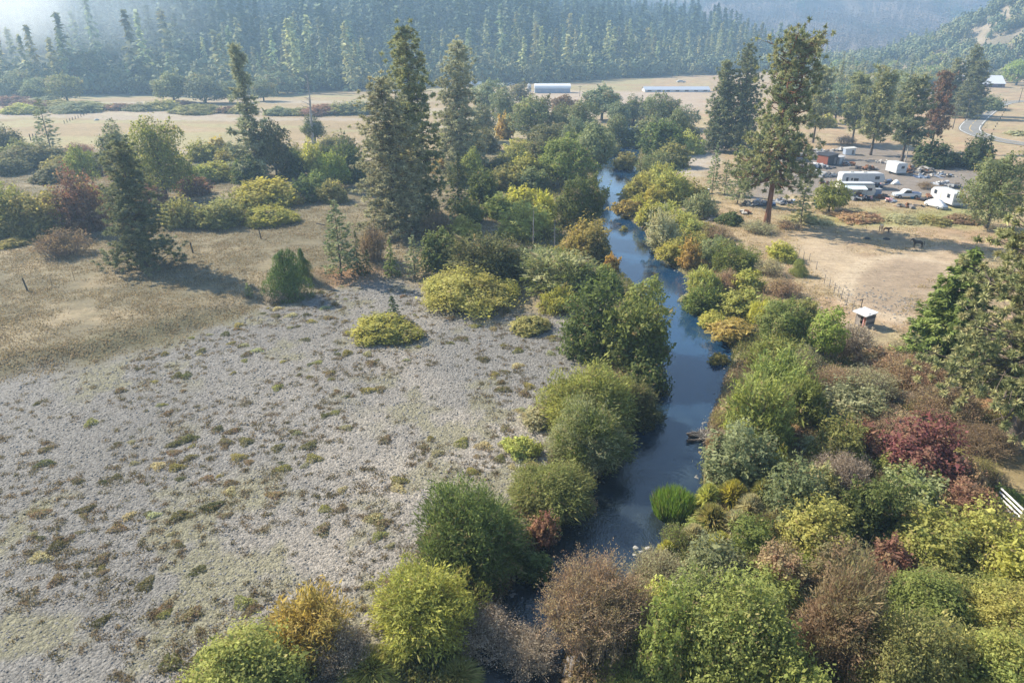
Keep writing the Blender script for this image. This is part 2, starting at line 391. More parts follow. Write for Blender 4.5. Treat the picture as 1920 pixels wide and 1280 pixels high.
def volume_material(name, dens, col, anis, noise=None):
    m, nt, out = new_mat(name); q = NT(nt)
    v = q.n('ShaderNodeVolumePrincipled'); v.inputs['Color'].default_value = (*col, 1); v.inputs['Anisotropy'].default_value = anis
    v.inputs['Density'].default_value = dens
    if noise:
        tc = q.n('ShaderNodeTexCoord'); g = q.n('ShaderNodeVectorMath', operation='LENGTH'); q.l(tc.outputs['Object'], g.inputs[0])
        n1 = q.noise(tc.outputs['Object'], noise, 4, .62)
        fall = q.ramp(g.outputs['Value'], .4, 1.0, 1.0, 0.0)
        f = q.math('MULTIPLY', q.ramp(q.math('ADD', n1, q.math('MULTIPLY', fall, .35)), .40, .74), fall)
        q.l(q.math('MULTIPLY', f, dens), v.inputs['Density'])
    q.l(v.outputs[0], out.inputs['Volume']); return m
def build_air():
    x0, x1, y0, y1, z0, z1 = -3980, 3980, -60, 3990, -4, 330
    v = [(x, y, z) for z in (z0, z1) for y in (y0, y1) for x in (x0, x1)]
    q = [(0, 2, 3, 1), (4, 5, 7, 6), (0, 1, 5, 4), (2, 6, 7, 3), (0, 4, 6, 2), (1, 3, 7, 5)]
    m = np_mesh('haze', v, q, mat=volume_material('haze', HAZE, (.46, .70, 1.0), .28))
    tag(link('haze', m), kind='stuff')
HAZE = .00043
build_air()
def build_camera():
    c = bpy.data.cameras.new('camera'); c.sensor_width = 36; c.lens = 24; c.clip_end = 12000; c.clip_start = .5
    o = bpy.data.objects.new('camera', c); COL.objects.link(o); o.location = (0, 0, CH); o.rotation_euler = (R(90) - PITCH, 0, 0)
    SC.camera = o
build_camera()
vs = SC.view_settings; vs.view_transform = 'Standard'; vs.look = 'None'; vs.gamma = 1; vs.use_curve_mapping = False; vs.exposure = 1.36
cy = SC.cycles; cy.max_bounces = 6; cy.diffuse_bounces = 3; cy.glossy_bounces = 2; cy.transmission_bounces = 3; cy.volume_bounces = 1
cy.transparent_max_bounces = 4; cy.use_denoising = True; cy.caustics_reflective = False; cy.caustics_refractive = False
# ------------------------------------------------------------------ plant shapes (unit width, unit height; scaled per plant)
def unit(v): return v / np.maximum(np.linalg.norm(v, axis=-1, keepdims=True), 1e-9)
def leaf_quads(c, nrm, d, l, w):
    """diamond leaves: centres, normals, long axes, lengths, widths"""
    d = unit(d); s = unit(np.cross(nrm, d)); l = np.asarray(l)[:, None]; w = np.asarray(w)[:, None]
    v = np.stack([c - d * l * .5, c + s * w * .5 - d * l * .08, c + d * l * .5, c - s * w * .5 - d * l * .08], 1).reshape(-1, 3)
    q = np.arange(len(c) * 4).reshape(-1, 4)
    return v, q
class Wood:
    def __init__(s): s.v, s.q, s.n = [], [], 0
    def tube(s, pts, rad, sides=5):
        pts = np.asarray(pts, float); rad = np.asarray(rad, float); k = len(pts)
        t = unit(np.gradient(pts, axis=0)); a = np.array([0., 0, 1]) if abs(t[0][2]) < .9 else np.array([1., 0, 0])
        u = unit(np.cross(t, a)); w = np.cross(t, u)
        an = np.arange(sides) / sides * 2 * math.pi
        ring = pts[:, None] + rad[:, None, None] * (np.cos(an)[None, :, None] * u[:, None] + np.sin(an)[None, :, None] * w[:, None])
        s.v.append(ring.reshape(-1, 3)); i = np.arange(sides); j = (i + 1) % sides
        for r in range(k - 1):
            s.q.append(np.stack([r * sides + i, r * sides + j, (r + 1) * sides + j, (r + 1) * sides + i], 1) + s.n)
        s.n += k * sides
    def limb(s, a, b, r0, r1, sag=0., sides=4, seg=4, wob=.04, r=rng):
        a = np.asarray(a, float); b = np.asarray(b, float); t = np.linspace(0, 1, seg)[:, None]
        p = a + (b - a) * t; L = np.linalg.norm(b - a)
        p[1:-1] += r.normal(0, wob * L, (seg - 2, 3)); p[:, 2] += (sag * L * np.sin(t[:, 0] * math.pi))
        s.tube(p, r0 + (r1 - r0) * t[:, 0], sides)
    def mesh(s, name, mat, sc=None):
        v = np.concatenate(s.v)
        if sc is not None: v = v * np.asarray(sc)
        return np_mesh(name, v, np.concatenate(s.q), mat=mat, smooth=True)
LOD = {0: (420, .155), 1: (1500, .085), 2: (4600, .053), 3: (11000, .036), 4: (42000, .0195)}
def crown(N, rel, r, A, z0, style, K, lobe=.27, under=-.15, sprigs=24, squash=1.0):
    """leaf cloud on many lobes; xy in +-.5, z in z0..A (before division by A)"""
    cz = (z0 + A) / 2 if under < -.5 else z0 + .12 * (A - z0)
    hz = (A - cz)
    gold = np.arange(K) * 2.39996 + r.random() * 6
    sy = under + (1 - under) * ((np.arange(K) + r.random(K) * .9) / K)
    cr = np.sqrt(np.clip(1 - sy ** 2, 0, 1))
    dirs = np.stack([np.cos(gold) * cr, np.sin(gold) * cr, sy], 1)
    dirs = unit(dirs + r.normal(0, .16, (K, 3)))
    # uneven outline: the whole mass bulges and dips, some lobes stand proud, some sit back
    b3 = unit(r.normal(size=(5, 3))); bulge = (np.clip(dirs @ b3.T, 0, 1) ** 3 * r.uniform(-.30, .26, 5)).sum(1)
    rho = np.clip(r.uniform(.46, .92, K) * (1 + bulge), .3, 1.02); rad = lobe * r.uniform(.5, 1.35, K)
    ell = np.array([.5, .5, hz])
    lc = dirs * rho[:, None] * ell; lc[:, 2] += cz; lc[:, 2] = np.minimum(lc[:, 2], A - rad * .55)
    inner = max(3, K // 6)
    ic = unit(r.normal(size=(inner, 3))) * r.uniform(.1, .45, (inner, 1)) * ell; ic[:, 2] = np.abs(ic[:, 2]) * (1 if under > -.5 else np.sign(r.normal(size=inner))) + cz
    lc = np.concatenate([lc, ic]); rad = np.concatenate([rad, np.full(inner, lobe * 1.1)]); od = unit(lc - np.array([0, 0, cz]))
    wgt = rad ** 2; wgt /= wgt.sum()
    li = r.choice(len(lc), N, p=wgt)
    o = od[li]; u = unit(r.normal(size=(N, 3)) + o * .75 + np.array([0, 0, .25]))
    sc = np.array([1, 1, min(1.25, max(.7, hz * 1.7))])
    rf = r.uniform(.5, 1.06, N) ** .6; fe = r.random(N) < (.04 if style == 'shoot' and sprigs == 0 else .13); rf = np.where(fe, r.uniform(1.0, 1.38, N), rf)
    p = lc[li] + u * sc * (rad[li] * rf)[:, None]
    nrm = unit(u * .8 + o * .35 + np.array([0, 0, .25]) + r.normal(0, .42, (N, 3)))
    if style == 'willow':
        d = unit(o * .55 + np.array([0, 0, .55]) + u * .5 + r.normal(0, .33, (N, 3))); L, W = 1.9, .42
    elif style == 'shoot':
        d = unit(np.array([0, 0, 1.0]) + o * .45 + r.normal(0, .3, (N, 3))); L, W = 1.9, .38
    else:
        d = unit(np.cross(nrm, r.normal(size=(N, 3))) + np.array([0, 0, -.25])); L, W = 1.25, .72
    d = unit(d - nrm * (d * nrm).sum(1, keepdims=True) * .6)
    l = rel * L * r.uniform(.6, 1.4, N); w = rel * W * r.uniform(.7, 1.3, N)
    # loose sprigs that break the outline
    if sprigs:
        ns = max(8, N // 420) if sprigs > 0 else 0
        m = 14; k = r.choice(K, ns); sdir = unit(od[k] + np.array([0, 0, .5]) + r.normal(0, .35, (ns, 3)))
        st = lc[k] + od[k] * rad[k][:, None] * .7
        tt = np.linspace(.1, 1, m)[None, :, None] * r.uniform(.10, .27, (ns, 1, 1))
        sp = (st[:, None] + sdir[:, None] * tt).reshape(-1, 3) + r.normal(0, rel * .35, (ns * m, 3))
        sd = unit(np.repeat(sdir, m, 0) + r.normal(0, .6, (ns * m, 3)))
        p = np.concatenate([p, sp]); d = np.concatenate([d, sd]); nrm = np.concatenate([nrm, unit(np.cross(sd, r.normal(size=sd.shape)))])
        l = np.concatenate([l, np.full(len(sp), rel * L)]); w = np.concatenate([w, np.full(len(sp), rel * W)])
        li = np.concatenate([li, np.repeat(k, m)])
    p[:, 2] = np.where(p[:, 2] < .015, np.abs(p[:, 2]) * .5 + .012, p[:, 2])
    rnd = np.clip(.5 + (r.random(len(lc))[li] - .5) * .7 + r.normal(0, .22, len(p)), 0, 1)
    return p, nrm, d, l, w, rnd, lc
def sprays(r, N, rel, A, nst, style, spread=1.0):
    """arching canes from the root, leafy over their outer half, each of its own length"""
    b3 = unit(r.normal(size=(6, 3)) + np.array([0, 0, .3])); amp = r.uniform(-.45, .38, 6)
    P, D, RN, NN, tips = [], [], [], [], []
    per = max(6, N // nst)
    for i in range(nst):
        a = i * 2.39996 + r.normal(0, .5); cz = r.uniform(.06, 1.0) ** .8; hz = math.sqrt(max(0, 1 - cz * cz))
        o = np.array([math.cos(a) * hz, math.sin(a) * hz, cz]); k = 1 + (np.clip(b3 @ o, 0, 1) ** 3 * amp).sum()
        tip = o * np.array([.5 * spread, .5 * spread, A]) * k * r.uniform(.66, 1.08); tip[2] = max(tip[2], .04 * A)
        b0 = np.array([r.normal(0, .07), r.normal(0, .07), 0]); mid = b0 * .4 + tip * .5 + np.array([0, 0, .16 * A])
        m = int(per * r.uniform(.55, 1.45)) + 2; t = 1 - (1 - .36) * r.random(m) ** 1.25; t = t[:, None]
        c = (1 - t) ** 2 * b0 + 2 * t * (1 - t) * mid + t * t * tip; tg = unit(2 * (1 - t) * (mid - b0) + 2 * t * (tip - mid))
        w = .055 * (1.25 - t) + .012; q = r.normal(size=(m, 3)); c = c + q * w
        # short side shoots gather the leaves in strings
        g = r.integers(0, max(2, m // 9), m); gd = unit(r.normal(size=(max(2, m // 9), 3)) + o * .6 + np.array([0, 0, .35]))[g]
        c = c + gd * (r.random((m, 1)) * .085)
        d = unit(tg * .8 + gd * .7 + r.normal(0, .4, (m, 3))) if style != 'leaf' else unit(gd * .5 + r.normal(0, .7, (m, 3)))
        n = unit(q * .5 + o * .5 + np.array([0, 0, .45]) + r.normal(0, .4, (m, 3)))
        P.append(c); D.append(d); NN.append(n); RN.append(np.clip(r.random() * .8 + .1 + r.normal(0, .10, m), 0, 1)); tips.append((b0, mid, tip))
    P = np.concatenate(P); D = np.concatenate(D); NN = np.concatenate(NN); D = unit(D - NN * (D * NN).sum(1, keepdims=True) * .5)
    P[:, 2] = np.where(P[:, 2] < .015, np.abs(P[:, 2]) * .5 + .012, P[:, 2]); n = len(P)
    L, W = {'leaf': (1.3, .7), 'willow': (1.8, .45), 'shoot': (1.8, .4)}[style]
    z_ = np.exp(r.normal(0, .32, n)); return (P, NN, D, rel * L * z_ * r.uniform(.7, 1.3, n), rel * W * z_ * r.uniform(.7, 1.3, n), np.concatenate(RN)), tips
def finish(name, parts, A, mat):
    p, nrm, d, l, w, rnd = parts
    v, q = leaf_quads(p, nrm, d, l, w); v[:, 2] /= A
    return np_mesh(name, v, q, mat=mat, fattr={'rnd': rnd})
def conifer(r, A, nb, per, z0, prof, leaf, droop=.25, lift=0., wid=.3, flat_=.55, jag=.3):
    """whorled boughs carrying flat sprays"""
    W = Wood(); P, N_, D, L_, Wd, RN = [], [], [], [], [], []
    bend = r.normal(0, .02, 2)
    ax = lambda z: np.array([bend[0] * math.sin(z * 2), bend[1] * math.sin(z * 1.7), z])
    zs = np.linspace(0, A, 9); W.tube([ax(z) for z in zs], .032 * A / 3 * (1.03 - zs / A) + .002, 7)
    for i in range(nb):
        t = (i + r.random()) / nb; t = t ** 1.0
        z = A * (z0 + (1 - z0) * t); L = .5 * prof(t) * r.uniform(1 - jag, 1.06)
        a = i * 2.39996 + r.normal(0, .4)
        ca = np.array([math.cos(a), math.sin(a), 0]); side = np.array([-ca[1], ca[0], 0])
        tip = ax(z) + ca * L + np.array([0, 0, -droop * L + lift * L])
        W.limb(ax(z), tip, .006 * A / 3 + .002, .0012, .05, 3, 3, .02, r)
        m = max(3, int(per * (L / .5) ** 1.2)); s = r.uniform(.12, 1.03, m) ** .75
        base = ax(z) + (tip - ax(z)) * s[:, None]
        lat = r.uniform(-1, 1, m) * wid * L * (1.15 - s)
        p = base + side * lat[:, None] + np.array([0, 0, 1.0]) * (r.normal(0, .04 * A / 3, m) - .10 * np.abs(lat))[:, None]
        d = unit((tip - ax(z)) / L + side * (np.sign(lat) * .75)[:, None] + np.array([0, 0, -.25]) + r.normal(0, .35, (m, 3)))
        n = unit(np.array([0, 0, flat_]) + ca * .3 + r.normal(0, .45, (m, 3)))
        P.append(p); N_.append(n); D.append(d); L_.append(leaf * r.uniform(.6, 1.35, m)); Wd.append(leaf * .42 * r.uniform(.6, 1.3, m))
        RN.append(np.clip(.5 + r.normal(0, .22) + r.normal(0, .16, m), 0, 1))
    return W, [np.concatenate(x) for x in (P, N_, D, L_, Wd, RN)]
def tufted(r, A, nb, tufts, z0, prof, tl, per, bare=.35, trunk=.05, rise=.15, fork=False, clump=.06, twigs=True):
    """long needled pine: limbs with starbursts of needles toward their ends"""
    W = Wood(); P, D, RN = [], [], []
    bx, by = r.normal(0, .05, 2)
    ax = lambda z: np.array([bx * (z / A) ** 2, by * (z / A) ** 2, z])
    zs = np.linspace(0, A, 12); rr = trunk * (1 - zs / A) ** .8 + .004; rr[0] *= 1.35
    W.tube([ax(z) for z in zs], rr, 8)
    ax2 = None
    if fork:
        f0 = .45 * A; off = np.array([.17, .05, 0])
        ax2 = lambda z: ax(min(z, A * .97)) + off * sstep(f0, A * .8, np.array(z))
        zz = np.linspace(f0, A * .95, 7); W.tube([ax2(z) for z in zz], trunk * .55 * (1.02 - (zz - f0) / (A - f0)) + .004, 6)
    for i in range(nb):
        t = (i + r.random()) / nb; z = A * (z0 + (1 - z0) * t)
        AX = ax2 if (fork and z > .55 * A and i % 2) else ax
        L = .5 * prof(t) * r.uniform(.55, 1.08); a = i * 2.39996 + r.normal(0, .5)
        ca = np.array([math.cos(a), math.sin(a), 0]); up = rise * (t * 1.6 - .45) + r.normal(0, .12)
        b0 = AX(z); tip = b0 + ca * L + np.array([0, 0, up * L * 1.5])
        W.limb(b0, tip, .011 * (1.15 - t) + .002, .0025, -.08, 4, 5, .035, r)
        k = max(2, int(tufts * (L / .4) ** 1.3 + r.random()))
        for j in range(k):
            s = r.uniform(bare, 1.03); c = b0 + (tip - b0) * s + r.normal(0, 1, 3) * np.array([clump, clump, clump * .7])
            if twigs and j % 2 == 0: W.limb(b0 + (tip - b0) * max(0, s - .15), c, .0028, .0012, 0, 3, 2, 0, r)
            m = int(per * r.uniform(.7, 1.3)); u = unit(r.normal(size=(m, 3)) + ca * .5 + np.array([0, 0, .45]))
            P.append(c + u * tl * .45 * r.uniform(.4, 1.1, (m, 1))); D.append(unit(u + r.normal(0, .25, (m, 3))))
            RN.append(np.clip(np.full(m, r.random()) + r.normal(0, .12, m), 0, 1))
    # crown top
    for AX in ([ax, ax2] if fork else [ax]):
        for j in range(9):
            c = AX(A * r.uniform(.9, .99)) + r.normal(0, .035, 3); m = per; u = unit(r.normal(size=(m, 3)) + np.array([0, 0, .8]))
            P.append(c + u * tl * .5); D.append(u); RN.append(np.clip(r.random() + r.normal(0, .1, m), 0, 1))
    P = np.concatenate(P); D = np.concatenate(D); RN = np.concatenate(RN); n = unit(np.cross(D, r.normal(size=D.shape)) + np.array([0, 0, .35]))
    return W, [P, n, D, tl * r.uniform(.7, 1.25, len(P)), tl * .2 * r.uniform(.7, 1.3, len(P)), RN]
_cache = {}
def proto(sp, lod, var):
    key = (sp, lod, var)
    if key in _cache: return _cache[key]
    r = np.random.default_rng(abs(hash(sp)) % 1 + sum(map(ord, sp)) * 97 + lod * 13 + var * 7)
    N, rel = LOD[lod]; W = Wood(); A = 1.0
    if sp in ('b', 'w', 'h', 'y'):          # dome shrubs: leafy, willow, shooting; h = hedge-low
        A = {'b': .82, 'w': .9, 'h': .6, 'y': .7}[sp]
        style = {'b': 'leaf', 'w': 'willow', 'h': 'leaf', 'y': 'shoot'}[sp]
        # several stems of unequal height make one uneven bush
        ns = int(r.integers(3, 6)) + (2 if lod == 4 else 0); Kt = [12, 18, 30, 44, 60][lod]; lb = [.32, .29, .25, .215, .19][lod]; acc = []; lc = []
        for j in range(ns):
            main = j == 0; sw = r.uniform(.74, .86) if main else r.uniform(.42, .66); sh = r.uniform(.95, 1.0) if main else r.uniform(.5, .9)
            an = r.uniform(0, 6.28); off = r.uniform(0, .06) if main else r.uniform(.2, .5 - sw * .42)
            sub = crown(max(40, int(N * .5 * sw * sw / (.64 + (ns - 1) * .29) * 1.25)), rel, r, A, 0, style, max(7, int(Kt * sw * .75)), lb * .92, sprigs=0)
            sw *= .86; sh *= .84; pp = sub[0] * np.array([sw, sw, sh]) + np.array([math.cos(an) * off, math.sin(an) * off, 0]); acc.append((pp, *sub[1:6]))
            lc.append(sub[6] * np.array([sw, sw, sh]) + np.array([math.cos(an) * off, math.sin(an) * off, 0]))
        lc = np.concatenate(lc)
        sp_, tips = sprays(r, int(N * .68), rel, A, [26, 48, 90, 150, 240][lod], style)
        parts = [np.concatenate([a_[i] for a_ in acc] + [sp_[i]]) for i in range(6)]
        for b0, mid, tip in tips[::7]:
            W.limb(mid, tip * np.array([1.16, 1.16, 1.14]) + r.normal(0, .02, 3) * [1, 1, 0], .0035, .0011, .02, 3, 4, .03, r)
        for b0, mid, tip in tips[:: 3 if lod < 3 else 2]:
            t_ = np.linspace(0, .96, 5)[:, None]; W.tube((1 - t_) ** 2 * b0 + 2 * t_ * (1 - t_) * mid + t_ * t_ * tip, np.linspace(.0065, .0016, 5), 3)
        for c in lc[:: max(1, len(lc) // 14)]: W.limb((r.normal(0, .05), r.normal(0, .05), 0), c, .012, .004, .05, 4, 4, .04, r)
        wm = BARK
    elif sp in ('t', 'o'):
        A = {'t': 1.45, 'o': .95}[sp]; z0 = {'t': .05, 'o': .03}[sp] * A
        *parts, lc = crown(N, rel, r, A, z0, 'leaf', [18, 30, 50, 72, 95][lod], [.24, .205, .165, .14, .12][lod], under=-.75)
        W.tube([(0, 0, 0), (.01, 0, A * .25), (0, .02, A * .5), (.02, .01, A * .8)], [.035, .028, .02, .006], 7)
        for c in lc[:: max(1, len(lc) // 18)]: W.limb((0, 0, min(c[2], A * .75) * r.uniform(.45, .85)), c, .013, .003, .03, 4, 4, .03, r)
        wm = BARK
    elif sp == 'k':                          # bare twiggy shrub with sparse leaves
        A = .95; nst = [40, 80, 150, 260, 420][lod]; P, D = [], []
        for i in range(nst):
            a = r.uniform(0, 6.28); q = r.random() ** .6; tip = np.array([math.cos(a) * .5 * q, math.sin(a) * .5 * q, A * (1 - .45 * q * q) * r.uniform(.62, 1.06)])
            b0 = np.array([tip[0] * .62, tip[1] * .62, 0]) + np.array([*r.normal(0, .03, 2), 0])
            W.limb(b0, tip, .0065, .0016, .03, 3, 4, .03, r)
            for j in range(5):
                s = r.uniform(.4, .95); p0 = b0 + (tip - b0) * s; p1 = p0 + unit(tip - b0 + r.normal(0, .35, 3)) * r.uniform(.1, .22); p1[2] = max(p1[2], .01)
                W.limb(p0, p1, .0026, .001, 0, 3, 2, 0, r)
                m = max(3, int(N * .15 / nst)); tt = r.uniform(.2, 1.1, (m, 1)); P.append(p0 + (p1 - p0) * tt + r.normal(0, rel * .8, (m, 3))); D.append(unit(np.tile(p1 - p0, (m, 1)) + r.normal(0, .08, (m, 3))))
        P = np.concatenate(P); P[:, 2] = np.abs(P[:, 2]); D = unit(np.concatenate(D)); n = unit(np.cross(D, r.normal(size=D.shape)) + np.array([0, 0, .3]))
        parts = [P, n, D, np.full(len(P), rel * 1.1), np.full(len(P), rel * .36), r.random(len(P))]; wm = TWIG
    elif sp == 'f':                          # dense spired fir
        A = 2.6; k = [.25, .45, .8, 1.5, 2.6][lod]
        W, parts = conifer(r, A, int(95 * min(1.5, k + .3)), 34 * k, .02, lambda t: (1 - t) ** .72 + .05, [.24, .17, .12, .09, .065][lod], .30, .04); wm = BARK
    elif sp == 'q':                          # young pale fir, up-swept
        A = 2.1; k = [.25, .45, .8, 1.5, 2.6][lod]
        W, parts = conifer(r, A, int(80 * min(1.5, k + .3)), 34 * k, .05, lambda t: (1 - t) ** .65 + .06, [.22, .16, .115, .085, .06][lod], -.15, .12, .4); wm = BARK
    elif sp == 'F':                          # broad drooping fir of the near right bank
        A = 1.5; W, parts = conifer(r, A, 330, 150, .0, lambda t: (1 - t) ** .62 + .06, .058, .05, .10, .34, .5, .45); wm = BARK
    elif sp == 'x':                          # tall irregular old conifer, ragged to the ground
        A = 2.9; k = [.3, .5, .9, 1.5, 2.2][lod]
        W, parts = tufted(r, A, int(150 * min(1.35, k + .3)), 7.5 * min(1.35, k + .3), .04, lambda t: (1 - t) ** .55 * .95 + .14, [.20, .14, .10, .068, .05][lod], int(17 * k + 6), .15, .026, .0, False, .07); wm = BARK
    elif sp == 'p':                          # ponderosa with a clean lower stem
        A = 2.5; k = [.3, .5, .9, 1.5, 2.2][lod]
        W, parts = tufted(r, A, int(92 * min(1.3, k + .3)), 5.5 * min(1.3, k + .3), .24, lambda t: .62 + .40 * math.sin(min(1, t * 1.25 + .12) * 3.1), [.22, .16, .12, .09, .065][lod], int(16 * k + 5), .3, .030, .25, False, .065); wm = BARK
    elif sp == 'P':                          # the big forked ponderosa
        A = 2.05; W, parts = tufted(r, A, 150, 11.0, .26, lambda t: .82 + .2 * math.sin(t * 9) - .50 * t ** 2.2, .055, 36, .28, .033, .35, True, .075); wm = PBARK
    elif sp == 'N':                          # near pine on the right edge
        A = 1.75; W, parts = tufted(r, A, 175, 15.0, .19, lambda t: .98 - .72 * t ** 1.5 + .10 * math.sin(t * 17), .036, 56, .34, .030, .2, False, .06); wm = BARK
    elif sp == 'c':                          # flame-shaped cypress / cedar
        A = 1.55; *parts, lc = crown(N, rel * 1.15, r, A, 0, 'shoot', [12, 20, 34, 46, 60][lod], .22, under=-.3, sprigs=0)
        p = parts[0]; f = 1.12 - .72 * np.clip(p[:, 2:3] / A, 0, 1) ** 1.8; p[:, :2] *= f
        W.tube([(0, 0, 0), (0, 0, A * .8)], [.03, .006], 5); wm = BARK
    elif sp == 'd':                          # sparse old conifer: bare mast with a few foliage clots
        A = 3.3; W, parts = tufted(r, A, 120, 4.4, .06, lambda t: (.98 * (1 - t) ** 1.1 + .14) * (1.15 if t < .45 else .75), .14, 18, .12, .042, -.05, False, .065); wm = BARK
    elif sp == 's':                          # dead snag
        A = 3.0; W.tube([(0, 0, 0), (.02, 0, 1), (.05, .03, 2), (.04, .02, 3)], [.055, .045, .03, .006], 6); parts = None
        for i in range(40):
            z = r.uniform(.6, 2.9); a = r.uniform(0, 6.28); L = r.uniform(.12, .5) * (1.15 - z / 3.2)
            W.limb((.04 * z / 3, 0, z), (math.cos(a) * L, math.sin(a) * L, z + L * r.uniform(-.1, .7)), .014, .004, 0, 3, 4, .08, r)
        wm = DEAD
    elif sp == 'g':                          # tussock of arching sedge
        A = .55; n = [90, 240, 600, 1300, 2400][lod]; a = r.uniform(0, 6.28, n); ti = r.uniform(.05, 1.25, n)
        P, D, L_ = [], [], []
        for s in (.25, .6, .95):
            rad = .5 * s * np.sin(ti); zz = A * (s * np.cos(ti) * 1.05 + .05 - .28 * s * s * np.sin(ti)) + .04
            P.append(np.stack([np.cos(a) * rad, np.sin(a) * rad, np.maximum(zz, .02)], 1)); D.append(np.stack([np.cos(a) * np.sin(ti), np.sin(a) * np.sin(ti), np.cos(ti) - s * .9 * np.sin(ti)], 1))
        P = np.concatenate(P); D = unit(np.concatenate(D) + r.normal(0, .12, P.shape)); n_ = unit(np.cross(D, r.normal(size=D.shape)))
        parts = [P, n_, D, np.full(len(P), .24), np.full(len(P), [.06, .05, .035, .025, .018][lod]), r.random(len(P))]; W = None; wm = None
    elif sp == 'r':                          # stand of upright reeds
        A = .8; n = 2600; a = r.uniform(0, 6.28, n); q = .48 * np.sqrt(r.random(n)); hgt = A * r.uniform(.55, 1.02, n) * (1 - .5 * (q / .5) ** 2)
        P, D = [], []; lean = r.normal(0, .14, (n, 3)); lean[:, 2] = 1; lean = unit(lean + np.stack([np.cos(a) * q, np.sin(a) * q, 0 * q], 1) * .5)
        b0 = np.stack([np.cos(a) * q, np.sin(a) * q, 0 * q], 1)
        for s in (.2, .55, .85): P.append(b0 + lean * (hgt * s)[:, None]); D.append(lean + r.normal(0, .06, lean.shape))
        P = np.concatenate(P); D = np.concatenate(D); n_ = unit(np.cross(D, r.normal(size=D.shape)))
        parts = [P, n_, D, np.full(len(P), .3), np.full(len(P), .016), r.random(len(P))]; W = None; wm = None
    needle = sp in 'fqFxpPNcd'
    cm = finish('leaves ' + sp, parts, A, NEEDLE if needle else LEAF) if parts is not None else None
    tm = W.mesh('wood ' + sp, wm, (1, 1, 1 / A)) if W is not None and W.q else None
    _cache[key] = (tm, cm, A); return _cache[key]
# ------------------------------------------------------------------ colours (main tint, second tint)
PAL = {
 'g': ((.085, .13, .030), (.14, .17, .045)), 'gd': ((.050, .085, .026), (.085, .125, .035)), 'gb': ((.12, .20, .035), (.21, .25, .05)),
 'gg': ((.115, .145, .07), (.19, .205, .105)), 'ol': ((.155, .155, .050), (.25, .22, .07)), 'od': ((.075, .085, .034), (.13, .12, .05)),
 'yg': ((.25, .24, .055), (.38, .315, .07)), 'yl': ((.34, .27, .045), (.22, .21, .045)), 'yb': ((.42, .33, .04), (.30, .28, .05)),
 'oc': ((.38, .23, .055), (.22, .18, .05)), 'or': ((.42, .20, .045), (.27, .19, .05)), 'br': ((.165, .105, .065), (.22, .155, .085)),
 'pk': ((.25, .15, .095), (.32, .23, .12)), 'rd': ((.135, .046, .050), (.17, .085, .062)), 'rb': ((.15, .075, .055), (.21, .13, .075)),
 'gy': ((.24, .205, .175), (.30, .25, .20)), 'tn': ((.36, .29, .175), (.27, .235, .12)), 'ph': ((.175, .12, .075), (.16, .15, .07)),
 'pn': ((.12, .145, .065), (.22, .22, .10)), 'pb': ((.125, .15, .068), (.215, .205, .092)), 'pd': ((.085, .115, .062), (.155, .16, .08)),
 'px': ((.165, .165, .095), (.27, .235, .145)), 'fl': ((.10, .145, .065), (.175, .20, .10)), 'fd': ((.035, .065, .026), (.06, .095, .034)),
 'fg': ((.060, .115, .028), (.12, .18, .04)), 'pt': ((.135, .145, .065), (.29, .215, .10)), 'rs': ((.19, .105, .065), (.165, .12, .075)), 'gl': ((.13, .17, .04), (.19, .225, .06)),
 'rw': ((.028, .15, .018), (.06, .18, .03)), 'cd': ((.040, .088, .022), (.07, .13, .03)), 'oa': ((.095, .125, .055), (.165, .18, .075)), 'bl': ((.075, .108, .062), (.11, .135, .074)),
}
KIND = {'b': 'leafy_shrub', 'w': 'willow_shrub', 'h': 'low_shrub', 'y': 'upright_shrub', 't': 'leafy_tree', 'o': 'oak_tree', 'k': 'twiggy_shrub', 'f': 'fir_tree', 'q': 'young_fir',
        'F': 'fir_tree', 'x': 'conifer_tree', 'p': 'pine_tree', 'P': 'pine_tree', 'N': 'pine_tree', 'c': 'cedar_tree', 'd': 'conifer_tree', 's': 'dead_tree', 'g': 'grass_tussock', 'r': 'reed_clump'}
CAT = {'b': 'shrub', 'w': 'shrub', 'h': 'shrub', 'y': 'shrub', 't': 'tree', 'o': 'tree', 'k': 'shrub', 'f': 'conifer', 'q': 'conifer', 'F': 'conifer', 'x': 'conifer', 'p': 'pine', 'P': 'pine',
       'N': 'pine', 'c': 'conifer', 'd': 'conifer', 's': 'dead tree', 'g': 'grass tussock', 'r': 'reeds'}
LEAFK = 1.5
def dull(c, k=1.0):
    r_, g, b = (x * LEAFK * k for x in c); r_ += max(0, g - r_) * .45; l = .3 * r_ + .6 * g + .1 * b
    return [min(.44, x * .91 + l * .09) for x in (r_, g, b * .92)]
_vc = {}
def tint(o, col, jit=.06, sec=None):
    c1, c2 = [dull(c, 1.22 if col in ('px', 'pn', 'pd', 'pb', 'pt', 'bl') else 1.0) for c in PAL[col]]; j = 1 + random.uniform(-jit, jit) * 2; a = 1 + random.uniform(-jit, jit)
    if sec and random.random() < .45:       # crowns turning unevenly: part of the crown in another autumn colour
        d = dull(PAL[random.choice(sec)][0]); c2 = [.35 * a_ + .65 * b_ for a_, b_ in zip(c2, d)]
    o.color = (c1[0] * j * a, c1[1] * j, c1[2] * j, 1); o['tint'] = (c2[0] * j * a, c2[1] * j, c2[2] * j)
SITES = []
